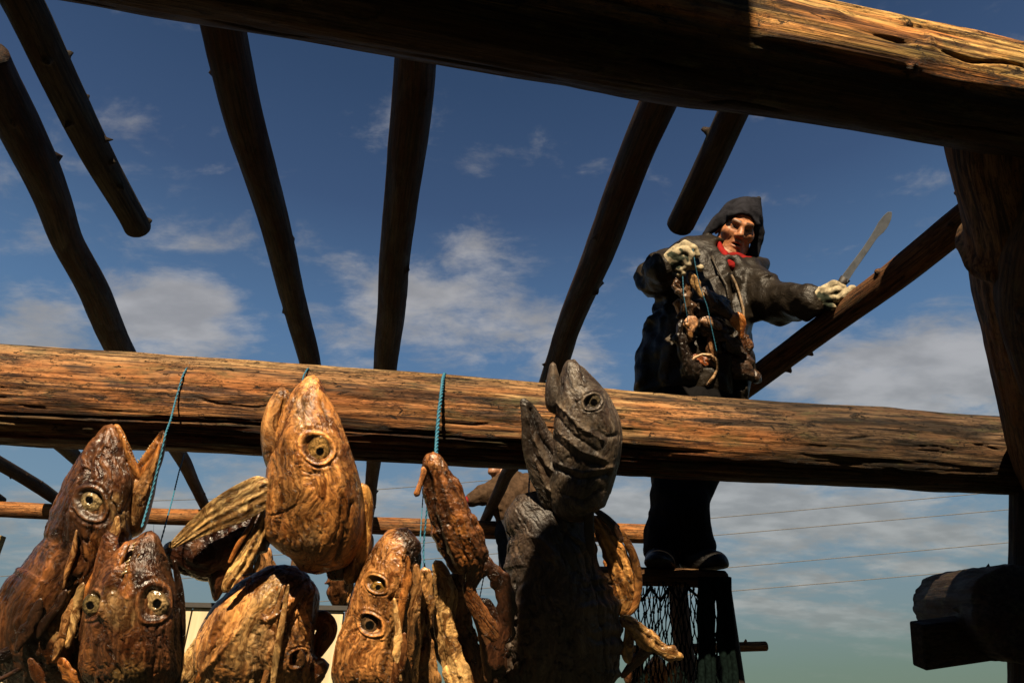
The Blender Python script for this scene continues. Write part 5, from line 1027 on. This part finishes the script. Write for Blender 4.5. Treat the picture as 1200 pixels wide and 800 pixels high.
for k in range(5):
    pts = [P(742+k*22, 690, DY(690, YM-.09)), P(752+k*22, 697+rn.uniform(0, 8), DY(690, YM-.1)), P(764+k*22, 686, DY(690, YM-.09))]; V, Q = tube(np.array(pts), .006, 8); mk('edge_rope', V, Q, M['net'], net)
# ---------- overhead lines ----------
wl_ = [((0, 676), (860, 606.5), (1130, 584)), ((-50, 698), (860, 627), (1193, 600)), ((-50, 738), (860, 663), (1190, 639)), ((-50, 762), (860, 689), (1169, 670)), ((445, 574), (560, 563), (800, 541))]
nmw = ['highest of the four overhead wires at the right', 'second highest of the four overhead wires at the right', 'third of the four overhead wires at the right counting down', 'lowest of the four overhead wires at the right', 'overhead wire seen under the thick log left of the far man']
for i, (a, b, c) in enumerate(wl_):
    dirn = P(c[0], c[1], 24)-P(a[0], a[1], 24); a3 = P(a[0], a[1], 24)-dirn*.9; c3 = P(c[0], c[1], 24)+dirn*.6
    mid_ = P(b[0], b[1], 24); pts = []
    for t in np.linspace(0, 1, 40):
        p = a3*(1-t)+c3*t; pts.append(p-np.array([0, 0, .5*4*t*(1-t)])+np.array([0, 0, .5*4*.5*.5*.98]))
    V, Q = tube(np.array(pts), .014, 6); tag(mk('overhead_wire', V, Q, M['wire']), nmw[i], 'wire', 'overhead wires crossing the sky')
def oh(x, y, z): return np.array([x, y, CZ+z])
simple_log([Ct-dT*1.9+SD*1.3, Ct-dT*1.2+SD*1.3, Ct-dT*.41+SD*1.3], .088, 'added log out of view that shades the top beam', 88, (.2, .12, .07), None, 'log_beam', 'beam')  # added unseen log keeping the sun off the top beam's left part
# ---------- added unseen logs and their supports around the camera, casting shade ----------

simple_log([P(x, y, DZ(y, 1.62)) for x, y in ((-60, -85), (300, -32), (600, 20), (900, 66), (1300, 124))], .125, 'log hidden behind the top beam that carries the near ends of the poles, thickened to shade the legs of the man', 90, (.2, .12, .07), None, 'log_beam', 'beam')  # carries the poles; thickened and lowered to shade the man's legs
simple_log([oh(.0, -.95, 1.7), oh(.03, -.5, 1.7), oh(.06, .04, 1.7)], .18, 'added log out of view above the camera that casts shade', 91, (.2, .12, .07), None, 'log_beam', 'beam')
simple_log([oh(.97, -.30, 1.7), oh(.99, .1, 1.7), oh(1.01, .26, 1.7)], .175, 'shorter added log out of view at the right that casts shade', 89, (.2, .12, .07), 'added shade logs at the right', 'log_beam', 'beam')
for k, x in enumerate((1.32, 1.64, 1.97)): simple_log([oh(x-.10, -1.3, 1.7), oh(x, -.2, 1.72), oh(x+.10, .40, 1.7)], .16, 'added shade log out of view at the right, number in row: '+['left', 'middle', 'right'][k], 92+k, (.2, .12, .07), 'added shade logs at the right', 'log_beam', 'beam')
simple_log([oh(-1.5, -1.0, 1.5), oh(0, -1.0, 1.5), oh(2.6, -1.0, 1.5)], .08, 'added cross log behind the camera carrying the added shade logs', 97, (.2, .12, .07), None, 'log_beam', 'beam')
for k, x in enumerate((-1.4, 2.5)): simple_log([oh(x, -1.0, 1.46), np.array([x, -1.0, -.3])], .08, 'added post behind the camera holding up the shade logs, at the '+('left', 'right')[k], 98+k, (.2, .12, .07), None, 'post', 'post', 'post')

# ---------- added dark blocker behind the camera, holding back low sky light ----------
sky_blocker = empty('sky_blocker', np.array([0, -7.5, 0]), 'added dark block out of view behind the camera, shutting out low sky light', 'sky_blocker')
V, Q = box((0, -7.8, 2.7), (34, 3.4, 5.4)); mk('wall', V, Q, M['handle'], sky_blocker, None, None, False)  # main box of the added sky blocker, not a real wall
rv = np.array([[x, y, z] for x in (-17.3, 17.3) for y, z in ((-9.9, 5.3), (-5.8, 5.3), (-7.8, 6.6))]); V, Q = rv, [(0, 2, 1), (3, 4, 5), (0, 1, 4, 3), (1, 2, 5, 4), (2, 0, 3, 5)]
mk('blocker_roof', V, Q, M['handle'], sky_blocker, None, None, False)
V, Q = box((2, -6.08, 1.1), (1.1, .06, 2.2)); mk('blocker_door', V, Q, M['post'], sky_blocker, (.1, .08, .06), None, False)
